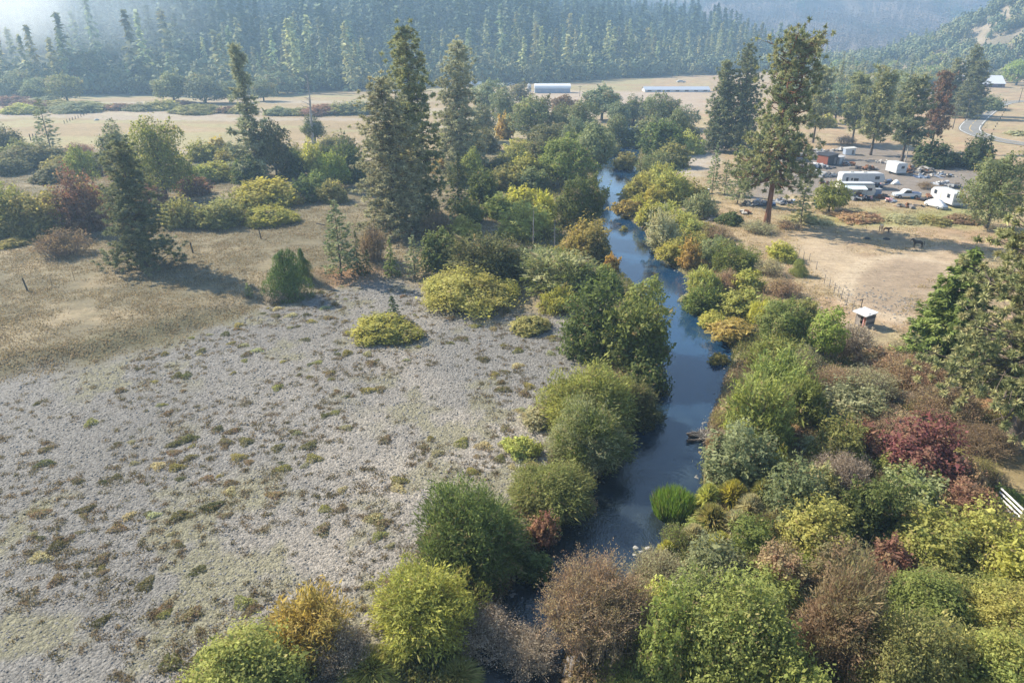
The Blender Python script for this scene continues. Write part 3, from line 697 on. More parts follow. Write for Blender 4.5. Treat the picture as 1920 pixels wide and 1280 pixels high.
def plant(sp, px, yb, yt, w, col, label, group=None):
    """stand a plant on the land: px,yb = foot (shrubs: nearest edge), yt = top, w = width, all read off the photograph"""
    g = ground(px, yb); dpt = depth(g); wm = w * dpt / F
    shrub = sp in 'bwhykgr'
    if shrub:
        dirn = np.array([g[0], g[1]]) / np.hypot(g[0], g[1]); c = g[:2] + dirn * wm * .40
    else: c = g[:2].copy()
    z = float(land(c[0], c[1])) ; e, _ = river_e(c[0], c[1])
    z = max(z, WATER - .1)
    h = top_h(c[1], z, yt)
    if shrub: wm *= 1.16; h *= .95 if w > 90 else 1
    A0 = {'b': .82, 'w': .9, 'h': .6, 'y': .7, 'k': .95, 'g': .55, 'r': .8}.get(sp)
    if shrub: h = min(max(h, A0 * wm * (.22 if sp == 'h' else .3 if col in ('pk', 'tn') else .5)), A0 * wm * 1.9)
    if shrub and col in ('pk', 'tn') and 600 < yb < 880: h = min(h, wm * .5)
    lod = 0 if w < 20 else 1 if w < 42 else 2 if w < 85 else 3 if w < 150 else 4
    if sp in 'fqxpd':
        pxh = yb - yt; lod = 0 if pxh < 50 else 1 if pxh < 100 else 2 if pxh < 170 else 3 if pxh < 420 else 4
    if sp in 'FPNsrd': lod = 3
    if sp == 'c': lod = 3
    k = (sp, lod); _vc[k] = _vc.get(k, -1) + 1
    nv = 1 if sp in 'FPNr' else (2 if lod >= 3 else 3)
    tm, cm, A = proto(sp, lod, _vc[k] % nv)
    root = empty(KIND[sp], (c[0], c[1], z - .04), random.uniform(0, 6.28) if sp not in 'PFN' else 0.0)
    tag(root, label, CAT[sp], group)
    if random.random() < .5 and sp not in 'PFN': sx = -1
    tree = sp in 'tofqFxpPNcds'
    if tm:
        o = link('trunk' if tree else 'stems', tm, root); o.scale = (wm, wm, h)
    if cm:
        o = link('crown' if tree else 'foliage', cm, root); o.scale = (wm, wm, h); tint(o, col, .06, ('yg', 'ol', 'gl', 'tn') if sp in 'bwyt' and w > 50 and col in ('ol', 'yg', 'gl', 'gg', 'g') else None)
    SITES.append((c[0], c[1], wm / 2))
    return root
def plants(txt):
    for ln in txt.strip().splitlines():
        if not ln.strip() or ln.startswith('#'): continue
        sp, px, yb, yt, w, col, label = ln.split('|')[:7]
        gr = ln.split('|')[7] if ln.count('|') > 6 else None
        plant(sp, float(px), float(yb), float(yt), float(w), col, label.strip(), gr)
def block(group, txt):
    for ln in txt.strip().splitlines():
        ln = ln.strip()
        if not ln: continue
        f = [s.strip() for s in ln.split('|')]
        plant(f[0], float(f[1]), float(f[2]), float(f[3]), float(f[4]), f[5], f[6], group)
# kind | foot x | foot y | top y | width | colour | label
block('shrubs along the near left bank', '''
b|480|1400|1182|240|gl|bright green rounded shrub cut by the bottom edge beside the ochre shrub
w|590|1262|1120|140|oc|ochre yellow willow shrub behind the bright green shrub at the bottom edge
k|650|1275|1180|95|gy|bare dark twiggy shrub at the foot of the ochre willow
w|800|1238|1048|215|yl|yellow and green willow shrub below the large dark green willow
k|905|1268|1150|130|gy|grey leafless twiggy shrub at the water's edge below the yellow willow
g|700|1300|1250|110|yg|yellow green sedge tussock at the bottom edge below the yellow willow
g|860|1310|1262|90|ol|olive sedge tussock at the bottom edge beside the grey twigs
w|893|1112|893|208|gd|largest dark green dome willow on the near left bank
b|1000|1122|1035|75|gd|low dark green shrub hanging over the water under the large dark willow
b|1018|1045|968|52|rb|small dull red shrub between the dark willow and the olive willow
w|1030|998|862|170|ol|olive willow shrub with grey lower twigs above the bend of the river
h|1085|985|925|70|pk|tawny low shrub at the waterline right of the olive willow
w|1103|905|750|155|g|fresh green willow dome leaning over the middle of the left bank
h|980|862|818|62|yg|low yellow green shrub on the gravel edge left of the fresh green willow
h|1012|805|768|62|tn|low straw coloured brush on the gravel edge below the olive gold dome
w|1095|832|668|185|yg|olive gold willow dome with a yellow left shoulder on the left bank
w|1180|830|695|100|od|dull green shrub behind the olive gold dome at the water
b|1200|765|655|84|gd|dark shrub dipping into the water below the twin dark domes
b|1110|682|548|122|gd|left one of the twin rounded dark green bushes on the river bank
b|1188|700|556|118|g|right one of the twin rounded dark green bushes on the river bank
t|1200|640|517|82|gl|taller light green alder standing behind the twin dark bushes at the water
b|1132|560|495|66|g|round green shrub on the bank between the long green willow and the twin bushes
h|1147|512|478|30|or|small orange shrub glowing at the water's edge
y|1048|592|536|76|yl|upright shrub with yellow tips on the gravel left of the twin bushes
h|992|630|592|76|ol|small low shrub with an orange tip alone on the gravel near the bank
h|868|588|505|180|yg|widest olive yellow low shrub on the upper gravel bar
h|955|562|522|44|yl|small yellow shrub touching the right end of the widest olive shrub
h|726|647|592|124|yl|yellow olive low dome shrub with a small fir behind it on the gravel
f|738|597|555|36|fd|small dark green fir behind the yellow low dome on the gravel
''')
block('shrubs behind the gravel bar', '''
w|915|535|437|132|od|olive brown willow dome behind the widest gravel shrub
w|1012|520|455|100|gg|pale green willow behind the long green willow
w|1050|556|474|135|g|long green willow mass between the gravel bar and the river
b|990|452|402|104|yg|rounded yellow green shrub left of the two grey dead stems
h|980|398|352|66|yb|bright yellow shrub left of the round dark green tree
y|1022|424|366|50|yb|yellow upright shrub against the left side of the round dark green tree
o|1088|432|332|94|gd|round dark green tree with a sunlit top on the left river bank
b|1092|492|416|88|oc|ochre autumn shrub below the round dark green tree
b|1118|498|440|50|od|dark olive shrub at the waterline beside the ochre shrub
s|1000|462|385|24|gy|pale slender dead stem left of the ochre shrub
s|1040|465|412|26|gy|leaning grey dead stem nearest the ochre shrub
f|861|396|284|58|fd|dark spired fir right of the tall pine clump
b|870|450|398|62|yg|yellow green shrub between the dark fir and the olive brown willow
q|778|520|440|50|fl|young fir with pale tips in front of the tall pine clump
b|828|508|425|80|gd|dense dark green shrub right of the pale tipped young fir
f|735|517|447|38|fg|bright green young fir left of the pale tipped fir
f|672|510|432|34|fd|slim dark fir right beside the pale grey green fir
f|690|512|468|26|fd|shortest dark fir in the row below the pine clump
q|640|516|374|74|fl|pale grey green fir at the meadow edge left of the pine clump
k|702|495|420|48|br|reddish brown dry brush under the pine clump
k|820|452|395|56|br|brown dry brush at the right foot of the pine clump
b|905|500|452|50|od|dark shrub tucked between the olive brown willow and the dense dark shrub
c|540|556|460|70|cd|dense green flame shaped cedar at the edge of the gravel
c|570|522|468|30|cd|narrow green cedar directly behind the flame shaped cedar
k|520|570|542|40|gy|small grey lavender bush at the foot of the flame shaped cedar
q|467|557|530|18|fg|tiny conifer sapling alone left of the flame shaped cedar
''')
block('tall conifers of the left bank', '''
x|745|440|148|140|px|broad ragged conifer foliaged to the ground at the front of the pine clump
x|783|415|53|128|pn|tallest pine of the left clump with a rounded dark top
x|858|322|80|98|px|ragged pine at the right end of the left clump
d|484|335|87|86|px|tall thin conifer with a bare upper mast and clotted foliage
x|272|500|265|124|pd|dark solitary pine casting shade on the left meadow
s|588|272|138|52|gy|grey dead tree with bare spreading limbs beyond the hedge
q|96|282|184|52|fl|sparse topped conifer rising from the hedge near the left edge
''')
block('hedge shrubs across the left meadow', '''
b|30|445|362|85|ol|olive shrub cut by the left edge in the meadow hedge
b|85|446|354|108|ol|big olive shrub in the left meadow hedge
b|165|440|343|88|rb|brownish purple shrub in the meadow hedge left of the dark pine
h|160|382|342|72|yg|yellow green shrub top showing behind the brownish hedge shrub
h|32|463|444|56|ol|low scrubby patch in front of the meadow hedge at the left
k|125|485|430|84|br|solitary brown bush on the left meadow with grey twigs on top
h|344|428|374|66|ol|olive yellow mounded shrub right of the dark pine
b|412|429|372|92|ol|rounded olive shrub between two yellow mounds right of the dark pine
h|510|424|384|102|yl|low yellow mound nearest the row of meadow posts
h|500|392|330|140|yl|broad bright yellow shrub mass below the tall thin conifer
h|556|384|354|34|or|small orange shrub at the right end of the broad yellow mass
b|577|380|322|54|gd|dark green shrub right of the broad yellow mass
b|625|382|336|54|ol|olive green shrub left of the pine clump base
t|631|350|282|50|gb|light green young tree left of the pine clump
t|312|372|220|98|gl|tall leafy green tree standing behind the dark solitary pine
t|230|345|230|62|gg|thin grey green tree left of the tall leafy green tree
t|163|352|272|50|gl|green young tree by the hedge left of the dark pine
b|20|284|243|54|od|dark rounded bush with a golden top at the left edge
h|70|318|268|118|od|long dull green hedge bush under the sparse topped conifer
b|120|322|290|60|ol|olive hedge bush right of the sparse topped conifer
b|20|330|300|60|od|dark hedge bush low at the left edge beside the pale track
k|235|348|312|54|rb|russet brush left of the tall leafy tree
b|382|304|268|60|yg|yellow green shrub right of the tall leafy tree
b|412|292|256|36|oc|ochre topped shrub left of the tall thin conifer
b|445|300|262|46|od|dull green shrub touching the tall thin conifer
h|412|340|300|100|yl|yellow shrub spread at the foot of the tall leafy tree
b|365|368|330|60|rb|purplish brown shrub between the leafy tree and the yellow shrub
t|520|335|222|62|od|green companion tree close right of the tall thin conifer
b|590|332|268|48|yg|yellow green shrub under the grey dead tree
b|622|285|246|46|ol|olive shrub right of the grey dead tree
t|592|270|218|46|gd|dark leafy tree clasping the grey dead tree
b|550|334|275|56|gd|dark green shrub between the thin conifer and the dead tree
h|300|300|270|70|od|dull hedge shrub behind the tall leafy tree
b|660|345|272|60|gd|dark shrub close against the left flank of the pine clump
h|195|308|282|60|od|low dark hedge shrub behind the thin grey green tree
k|150|300|272|52|rb|russet twig shrub behind the olive hedge bush
''')
block('low hedges far out on the valley floor', '''
h|26|198|181|64|rb|purplish low hedge bush far out at the left edge
h|42|215|193|70|yg|yellowish far hedge bush at the left edge of the pale field
h|145|213|190|90|gg|grey green far hedge bush in the pale field
h|232|208|192|56|rb|reddish far hedge bush in the pale field
h|303|208|189|60|ol|olive far hedge bush below the twin oaks
h|372|215|195|98|ol|long olive far hedge right below the twin oaks
h|425|213|200|40|rb|small russet far hedge bush left of the thin conifer mast
h|525|218|199|58|gg|grey far hedge bush right of the thin conifer mast
h|600|218|194|80|rb|purplish far hedge bush around the dead tree
h|668|216|192|66|gg|grey green far hedge left of the tallest pine
h|90|196|180|60|gg|grey green bush under the left oaks
''')
block('oaks at the foot of the hill', '''
o|55|180|130|66|oa|pale rounded oak near the left edge under the smoke
o|75|190|148|62|oa|dark green oak in front of the pale oak at the left edge
o|127|191|139|68|ol|olive oak with a forked trunk left of the pale tall pine
o|145|170|130|50|rb|brownish oak behind the olive oak
p|180|177|100|42|fl|pale tall pine alone at the field edge under the smoke
o|277|176|137|72|bl|dark oak left of the twin oaks
o|328|193|136|74|oa|left oak of the twin pair in the field
o|386|194|139|66|bl|right oak of the twin pair in the field
o|432|193|154|58|oa|low round oak right of the twin oaks
o|520|178|136|70|bl|dark oak left of the dead tree on the field edge
o|575|168|126|80|oa|broad oak behind the dead tree
o|622|166|128|62|bl|oak right of the dead tree on the field edge
o|655|162|118|50|bl|dark oak close left of the tallest pine
o|15|182|150|50|gg|pale oak cut by the left edge
o|240|172|140|46|oa|small oak between the pale pine and the dark oak
o|470|172|140|56|oa|oak behind the thin conifer mast
o|200|165|138|44|bl|dark small oak behind the parked vehicles on the far field
''')
block('riverside trees upstream', '''
t|918|215|148|64|gg|tall grey green cottonwood right of the ragged pine
t|990|262|176|78|gg|broad grey green cottonwood in the riverside wood
t|976|200|156|40|od|dark tree in front of the white farm buildings
t|1016|240|176|30|od|slender dark tree left of the long white greenhouse
o|1056|222|180|52|br|brownish olive tree below the long white greenhouse
o|1128|226|162|80|bl|dark rounded oak above the upstream bend
t|1187|240|180|48|oa|green tree right of the dark rounded oak upstream
f|1200|242|178|28|pd|narrow dark conifer in the upstream riverside wood
t|1240|240|174|60|oa|tall olive tree below the long grey roof
t|1285|245|200|40|bl|dark tree left of the dark pine pair
o|1033|283|230|80|od|olive tree in the middle of the riverside wood
b|978|296|256|60|yg|yellow green shrub left of the olive riverside tree
o|1112|325|238|72|gg|large grey green willow tree left of the upstream bend
o|1062|352|262|108|gl|large green tree with yellow edges left of the upstream water
t|1153|278|212|46|oa|grey olive tree above the upstream bend
b|1240|296|224|80|gd|dark rounded tree mass right of the upstream bend
b|1172|327|288|46|ol|olive shrub at the head of the visible water
w|1236|325|287|88|gg|grey green willow thicket above the right bank
b|932|325|285|54|od|dull green shrub below the ragged pine
t|885|348|280|48|gl|green tree between the ragged pine and the dark fir
b|828|326|292|32|or|small orange green shrub under the ragged pine
b|985|350|286|68|yg|yellow olive shrub above the bright yellow shrubs
b|908|288|246|60|od|dark riverside shrub right of the ragged pine
h|946|262|214|32|or|small orange shrub in the riverside wood
b|945|360|302|64|ol|olive shrub right of the dark fir
b|1000|362|312|70|gg|grey green shrub left of the large yellow edged tree
b|905|385|322|62|gd|dark shrub behind the dark spired fir
b|1290|290|240|56|yg|pale yellow shrub below the dark pine pair
b|1110|275|222|50|gg|grey green tree crown left of the grey olive tree
t|1080|300|220|50|bl|dark tree in the heart of the riverside wood
b|1215|275|222|60|oa|green shrub mass behind the dark rounded trees upstream
t|945|240|165|50|gg|pale cottonwood behind the small orange shrub
b|1030|330|290|60|ol|olive shrub under the large yellow edged tree
t|1265|275|205|46|oa|green tree behind the willow thicket upstream
b|1068|262|215|50|gg|grey leafy crown in the riverside wood below the greenhouse
b|860|352|306|50|od|dull shrub behind the dark spired fir on its left
''')
block('shrubs along the right bank upstream', '''
w|1200|378|318|66|yg|yellow green willow at the top of the right bank
w|1255|385|325|74|yg|yellow olive willow behind the yellow bank shrubs
h|1180|412|372|56|oc|ochre bank grass shrub at the narrow of the river
h|1215|425|382|52|yb|golden shrub on the right bank at the narrow
w|1310|412|360|62|gg|grey green willow mound at the field edge of the right bank
w|1272|440|390|76|yg|pale yellow green willow in the middle of the upstream right bank
w|1238|472|402|58|tn|pale straw coloured willow leaning over the water
b|1262|508|440|56|yl|yellow shrub with dark gaps at the small point of the bank
b|1298|448|410|52|yg|yellow green shrub inland from the pale willow
b|1292|506|452|44|or|orange tinged shrub above the dark bank hollow
w|1340|495|446|76|gg|grey green willow left of the bright yellow dome
w|1378|515|466|86|g|green willow with grey tips below the grey green willow
b|1464|492|448|54|yb|bright yellow dome shrub alone on the dry field edge
c|1497|516|483|30|gl|small green juniper below the bright yellow dome
h|1370|424|396|48|gd|small dark green bush near the big forked pine
w|1318|562|494|66|yg|yellow green willow inland of the dark bank point
b|1400|552|504|58|yl|yellow olive dome shrub on the slope of the right bank
k|1362|548|505|44|pk|pinkish dry brush left of the yellow olive dome
w|1312|606|540|66|g|green willow on the bank left of the golden thicket
b|1388|598|546|84|yg|yellow green shrub in front of the yellow olive dome
y|1420|612|556|50|yb|brightest yellow shrub in the right bank thicket
b|1335|626|582|52|yl|yellow shrub right at the water's edge of the right bank bay
h|1372|644|600|84|oc|low ochre brown fringe along the water under the yellow shrub
t|1462|655|556|98|g|leafy green tree in the right bank thicket
b|1508|605|558|48|ol|olive shrub behind the leafy green tree
t|1541|675|578|70|gb|bright light green tree left of the little shed
k|1588|668|606|84|gy|grey twiggy bush in front of the little shed
w|1452|705|615|124|gl|wide olive green willow at the bay of the right bank
h|1344|703|662|36|oc|small orange shrub poking out over the blue water
b|1290|580|548|40|tn|straw coloured brush on the bank opposite the light green alder
w|1235|350|306|60|yg|yellow olive willow behind the top right bank willow
w|1248|425|372|58|yg|yellow green willow behind the golden bank shrub
b|1225|398|352|50|yl|golden yellow shrub in the middle of the right bank upstream
b|1328|450|415|44|ol|olive shrub below the small dark bush near the forked pine
k|1345|452|420|50|pk|dry pinkish brush on the field edge near the forked pine
h|1300|475|440|50|yg|low yellow green shrub beside the pale straw willow
k|1440|520|485|50|tn|dry straw brush below the bright yellow dome
k|1465|560|520|60|pk|dry pinkish brush on the slope above the leafy green tree
b|1470|612|560|60|ol|olive shrub between the brightest yellow shrub and the leafy tree
h|1195|400|365|44|yb|low golden sedge shrub at the tongue of the right bank
''')
block('shrubs of the near right thicket', '''
w|1412|862|700|118|gl|tall olive green willow on the right bank above the reeds
w|1495|805|680|92|g|green willow right of the tall olive green willow
w|1450|770|660|110|gl|rounded olive shrub behind the tall olive green willow
b|1385|928|818|132|gg|pale leaved shrub at the water above the green reeds
y|1450|905|840|46|yb|yellow shrub right of the pale leaved waterside shrub
h|1466|902|862|42|rd|small red shrub beside the yellow waterside shrub
b|1588|800|732|120|gg|grey green shrub at the top of the right thicket
k|1700|740|655|110|pk|pinkish dry bramble mound left of the edge pine
k|1620|760|690|100|tn|straw coloured bramble mound below the fir
k|1760|800|725|110|pk|pale pink bramble mound under the edge pine limbs
b|1712|912|800|140|rd|deep maroon red shrub in the right thicket
b|1600|862|795|76|rb|dull reddish shrub left of the maroon shrub
b|1560|880|790|90|ol|olive shrub behind the grey lavender twigs
k|1572|918|848|96|gy|grey lavender leafless bush in the middle of the right thicket
b|1482|1000|890|112|gg|grey green rounded shrub right of the sedge tussocks
b|1618|1012|892|108|gd|dark green shrub in the middle of the right thicket
b|1522|1045|950|118|yg|yellow green shrub in front of the grey green rounded shrub
b|1708|975|890|118|gl|leafy green shrub below the maroon shrub
b|1800|985|915|100|rb|dark purplish red shrub beside the white rails
b|1885|1022|975|62|rb|purplish low shrub right below the white rails
b|1810|930|868|56|pk|pale pink tipped shrub right of the maroon shrub
b|1720|1070|962|132|yg|olive yellow shrub in front of the dark purplish shrub
b|1822|1065|968|100|yg|yellow leaved shrub right of the olive yellow shrub
b|1880|1120|1000|140|yl|golden shrub at the right edge of the thicket
b|1862|1232|1105|165|yg|big yellow green shrub at the right edge below the golden shrub
b|1710|1200|1068|160|gl|wide yellow green shrub in the lower right thicket
b|1662|1350|1165|150|ol|olive shrub along the bottom edge right of the large brown willow shrub
b|1835|1370|1175|200|yg|large yellow green shrub at the bottom right corner
w|1548|1275|1040|150|ph|large reddish brown willow shrub in the lower right thicket
b|1560|1130|1030|100|ph|russet leafed shrub behind the large brown willow shrub
b|1655|1090|1022|80|rb|reddish shrub between the olive yellow and wide green shrubs
b|1458|1125|1030|90|pk|pale brown shrub left of the russet shrub
b|1372|1345|1105|215|gl|biggest green shrub along the bottom edge of the right thicket
b|1330|1120|1032|112|gg|grey green shrub above the biggest green shrub
b|1408|1060|978|92|g|fresh green shrub below the sedge tussocks
b|1240|1300|1110|100|gl|yellow green shrub along the right side of the brown twigs
k|1112|1252|1052|185|pk|tall pinkish brown bare twigged bush in the bottom middle
k|1228|1112|1040|90|tn|straw yellow bush behind the tall pinkish twigs
b|1225|1180|1085|80|yg|yellow tinged shrub between the straw bush and the green shrub
k|990|1300|1240|110|gy|grey green twigs at the bottom edge in the stream
h|1180|1320|1255|150|yg|low yellow shrub at the bottom edge under the pinkish twigs
b|1480|1400|1230|120|g|green shrub at the bottom edge left of the large brown willow shrub
b|1745|1320|1190|110|ol|olive tan shrub between two yellow green shrubs at the bottom
b|1660|905|850|70|g|small green shrub under the left side of the maroon shrub
b|1530|945|880|70|ol|dull olive shrub left of the lavender twigs
k|1660|830|770|110|pk|dusty pink brush above the maroon shrub
k|1560|750|690|90|pk|dry bramble with rosy tips behind the green willow
b|1760|1150|1070|100|ol|olive shrub filling between the two big yellow green shrubs
b|1290|1180|1090|90|g|mid green shrub above the left half of the biggest green shrub
b|1440|1180|1085|110|gl|light green shrub behind the right half of the biggest green shrub
k|1840|860|800|90|br|brown dry brush beneath the edge pine trunk
k|1700|700|640|90|tn|dry grassy brush below the near fir
h|1640|700|655|80|pk|low rosy bramble right of the grey twiggy bush
k|1500|720|650|70|gg|grey leaved brush behind the olive bank willow
''')
block('sedge tussocks by the river', '''
g|1325|960|915|48|yg|pale sedge tussock left of the others beside the reeds
g|1368|965|910|60|yl|yellowest sedge tussock by the pale leaved shrub
g|1400|985|935|54|tn|straw topped sedge tussock among the others
g|1330|1005|955|66|ol|olive drooping sedge tussock nearest the reeds
g|1375|1015|965|58|tn|drooping sedge tussock in front of the straw topped one
g|1425|950|905|44|ol|small sedge tussock under the yellow waterside shrub
g|1298|1030|990|50|tn|flattened pale sedge tussock at the water margin
g|1247|1046|1018|36|yb|small bright yellow tussock at the stream edge
g|1345|1050|1005|52|yg|yellow green sedge tussock beside the fresh green shrub
r|1257|1000|914|62|rw|vivid green reed clump standing in the river
g|1168|446|424|16|ol|grassy tuft on a rock in mid river
''')
block('conifers round the homestead', '''
x|1345|284|115|62|pd|left dark pine of the close pair by the dirt track
x|1385|286|84|72|pd|right dark pine of the close pair by the dirt track
P|1437|421|70|150|pb|large forked pine with a red trunk and open crown
p|1524|268|131|54|pn|pale pine just right of the large forked pine
o|1565|232|158|54|bl|dark round oak behind the homestead pines
f|1563|215|112|38|pd|dark conifer top behind the dark round oak
p|1597|268|143|56|pn|slim pine left of the pale green pine by the shed
p|1632|291|135|64|pn|pine with bare lower trunk behind the white camper
p|1690|302|148|74|pd|dark dense pine beside the lamp pole
p|1744|284|141|44|rs|rust brown dying pine
x|1772|215|110|42|pd|dark conifer left of the tall roadside conifer
x|1800|216|86|46|pd|tallest dark conifer beside the road
x|1812|222|114|62|pd|broad dark conifer covering the barn's left end
b|1843|207|175|66|gg|rounded grey green shrub at the road bend
b|1741|316|262|70|fd|dark green juniper right of the lamp pole
b|1826|320|258|56|fd|dark green juniper by itself near the road
f|1534|281|259|16|fd|small dark fir on the dry slope behind the shed
q|1335|362|270|34|fl|young pine left of the large forked pine
q|1382|382|274|50|fl|bushy young pine directly left of the red trunk
q|1358|365|300|34|pn|small young pine between two bushy ones
q|1501|418|333|56|pn|slender young pine right of the red trunk
o|1553|398|340|60|gl|round green tree in front of the white trailers
t|1848|428|285|100|gg|leafy grey green tree right of the white trailers
o|1905|160|114|56|gb|yellow green oak beside the barn
o|1880|155|128|36|gg|small oak next to the barn's right end
h|1780|312|285|60|od|dull hedge between the two junipers
k|1585|272|256|30|gy|grey brush at the foot of the slim pine
b|1675|225|150|50|oa|oak behind the homestead pines on the right
b|1650|190|143|50|ol|light olive oak beyond the homestead
b|1610|200|150|46|bl|dark oak beyond the homestead
b|1545|240|210|36|yg|yellow green shrub beneath the dark round oak
b|1310|380|340|40|ol|olive shrub on the field edge left of the young pines
h|1905|255|245|40|tn|dry roadside tuft inside the bend
F|1762|702|468|176|fg|near bright green fir leaning out beside the edge pine
N|1892|842|215|370|pt|near pine with tan tipped needles filling the right edge
''')
block('dry brush along the paddock bank', """
h|1520|420|402|70|tn|dry grass brush on the low bank right of the red pine trunk
h|1610|418|404|80|pk|dry brown brush on the low bank behind the golden horse
h|1690|420|405|70|tn|straw brush on the low bank behind the dark horse
h|1750|421|404|60|ol|olive brush on the low bank below the angled travel trailer
h|1800|420|404|60|br|brown brush on the low bank left of the leafy grey green tree
k|1478|432|414|40|pk|dry pinkish tuft at the foot of the red pine trunk
k|1420|440|415|60|tn|dry straw brush left of the red pine trunk
k|1735|356|342|26|br|dark brown bush behind the pickup truck
""")

block('hedge shrubs across the left meadow', """
b|45|300|258|60|ol|dull yellow topped shrub behind the dark rounded bush at the left edge
h|105|345|310|84|od|low dark hedge below the pale track's far side
b|190|330|296|56|od|dark shrub left of the thin grey green tree's foot
b|262|348|300|60|gd|dark green shrub under the left side of the tall leafy tree
b|340|352|296|58|od|dark shrub at the right foot of the tall leafy tree
b|470|345|290|62|gd|dark green shrub at the left foot of the tall thin conifer
b|430|322|282|50|ol|olive shrub behind the yellow shrub spread
b|545|310|262|50|ol|olive shrub close behind the green companion tree
b|612|322|272|50|gd|dark shrub left of the light green young tree
b|655|318|256|48|od|dark olive shrub behind the left flank of the pine clump
b|385|345|306|56|gl|green shrub left of the broad yellow mass
b|285|395|345|58|rb|reddish brown shrub right of the dark solitary pine
b|225|415|362|70|od|dark shrub behind the lower left of the solitary pine
b|10|400|352|44|od|dark shrub at the left edge of the meadow hedge
q|500|345|300|30|fl|pale young conifer at the foot of the tall thin conifer
b|600|362|318|50|gl|leafy green shrub right of the broad yellow mass
""")
block('riverside trees upstream', """
b|880|318|262|56|od|dull shrub at the right foot of the ragged pine
t|905|265|190|46|gg|grey green tree left of the broad cottonwood
b|960|318|270|58|ol|olive shrub in the middle of the riverside wood
b|1010|312|262|60|od|dark olive shrub behind the large yellow edged tree
t|1045|262|196|50|oa|green tree between the brownish olive tree and the riverside wood
t|1090|255|185|54|gg|grey green tree left of the dark rounded oak upstream
b|1075|318|250|64|gd|dark green shrub in the riverside wood by the upstream water
t|1160|240|188|44|bl|dark tree right behind the dark rounded oak upstream
b|1135|300|248|56|ol|olive shrub leaning over the upstream bend
t|1215|232|182|46|gg|grey green tree behind the narrow dark conifer
b|1190|285|240|54|gd|dark shrub on the far side of the upstream bend
b|1262|318|270|58|ol|olive shrub by the dirt track above the right bank
b|940|412|356|70|gl|green shrub left of the bright yellow shrub
b|1012|350|300|58|gl|green shrub between the grey green shrub and the yellow edged tree
b|880|420|375|54|ol|olive shrub right of the dark spired fir's foot
b|1285|265|222|50|od|dark shrub left of the dark pine pair's foot
""")

block('low hedges far out on the valley floor', '''
h|180|207|190|70|ol|olive far hedge bush between the grey green and reddish ones
h|268|209|194|60|gg|grey green far hedge bush left of the olive one below the twin oaks
h|455|214|197|60|ol|olive far hedge bush behind the tall thin conifer
h|560|217|200|60|ol|olive far hedge bush left of the dead tree
h|635|216|194|60|ol|dull olive far hedge bush right of the dead tree
h|110|203|187|80|ol|dull far hedge strip under the olive oak
h|330|199|187|60|rb|russet far brush in front of the left twin oak
h|60|206|190|70|rb|russet far brush behind the yellowish far hedge bush
h|690|214|196|40|od|dark far hedge bush touching the pine clump
o|95|172|142|50|oa|rounded oak between the pale oak and the olive oak
o|350|172|142|50|bl|dark oak standing behind the twin oaks
o|455|182|150|50|oa|oak between the low round oak and the thin conifer
o|495|190|152|46|oa|low oak close right of the thin conifer mast
o|540|166|134|50|bl|small dark oak behind the oak left of the dead tree
o|300|168|140|40|gg|grey oak behind the gap left of the twin oaks
''')
# lesser shrubs that knit the thicket together
def fillers():
    r = np.random.default_rng(321); n = 0; put = []
    for _ in range(9000):
        if n >= 120: break
        px = r.uniform(1180, 1930); py = 700 + 640 * r.random(); g = ground(px, py); e, s = river_e(g[0], g[1])
        if s < 0 or e < 1.0 or poly_sd(g[0], g[1], P_yellow) < 1 or (px < 1480 and py < 760): continue
        dd = min(math.hypot(g[0] - a, g[1] - b) - .62 * c for a, b, c in SITES)
        if dd < 0 or any(math.hypot(g[0] - a, g[1] - b) < 1.3 for a, b in put): continue
        put.append((g[0], g[1])); n += 1; wm = r.uniform(1.3, 2.5); dp = depth(g); w = wm * F / dp; hgt = wm * r.uniform(.6, 1.0)
        yt = py - hgt * .85 * F / dp; up = py < 930
        sp = 'bkwybk'[n % 6]; col = (('pk', 'tn', 'pk', 'ol', 'br', 'gy') if up else ('ol', 'br', 'yg', 'gl', 'pk', 'g'))[int(r.integers(0, 6))]
        lab = {('k', 1): 'small bare brush filling gaps in the upper right thicket', ('k', 0): 'small bare brush filling gaps in the lower right thicket',
               ('l', 1): 'small leafy shrub filling gaps in the upper right thicket', ('l', 0): 'small leafy shrub filling gaps in the lower right thicket'}[('k' if sp == 'k' else 'l', int(up))]
        plant(sp, px, py, yt, w, col, lab, ('bare brush' if sp == 'k' else 'leafy shrubs') + (' between the upper thicket shrubs' if up else ' between the lower thicket shrubs'))
fillers()
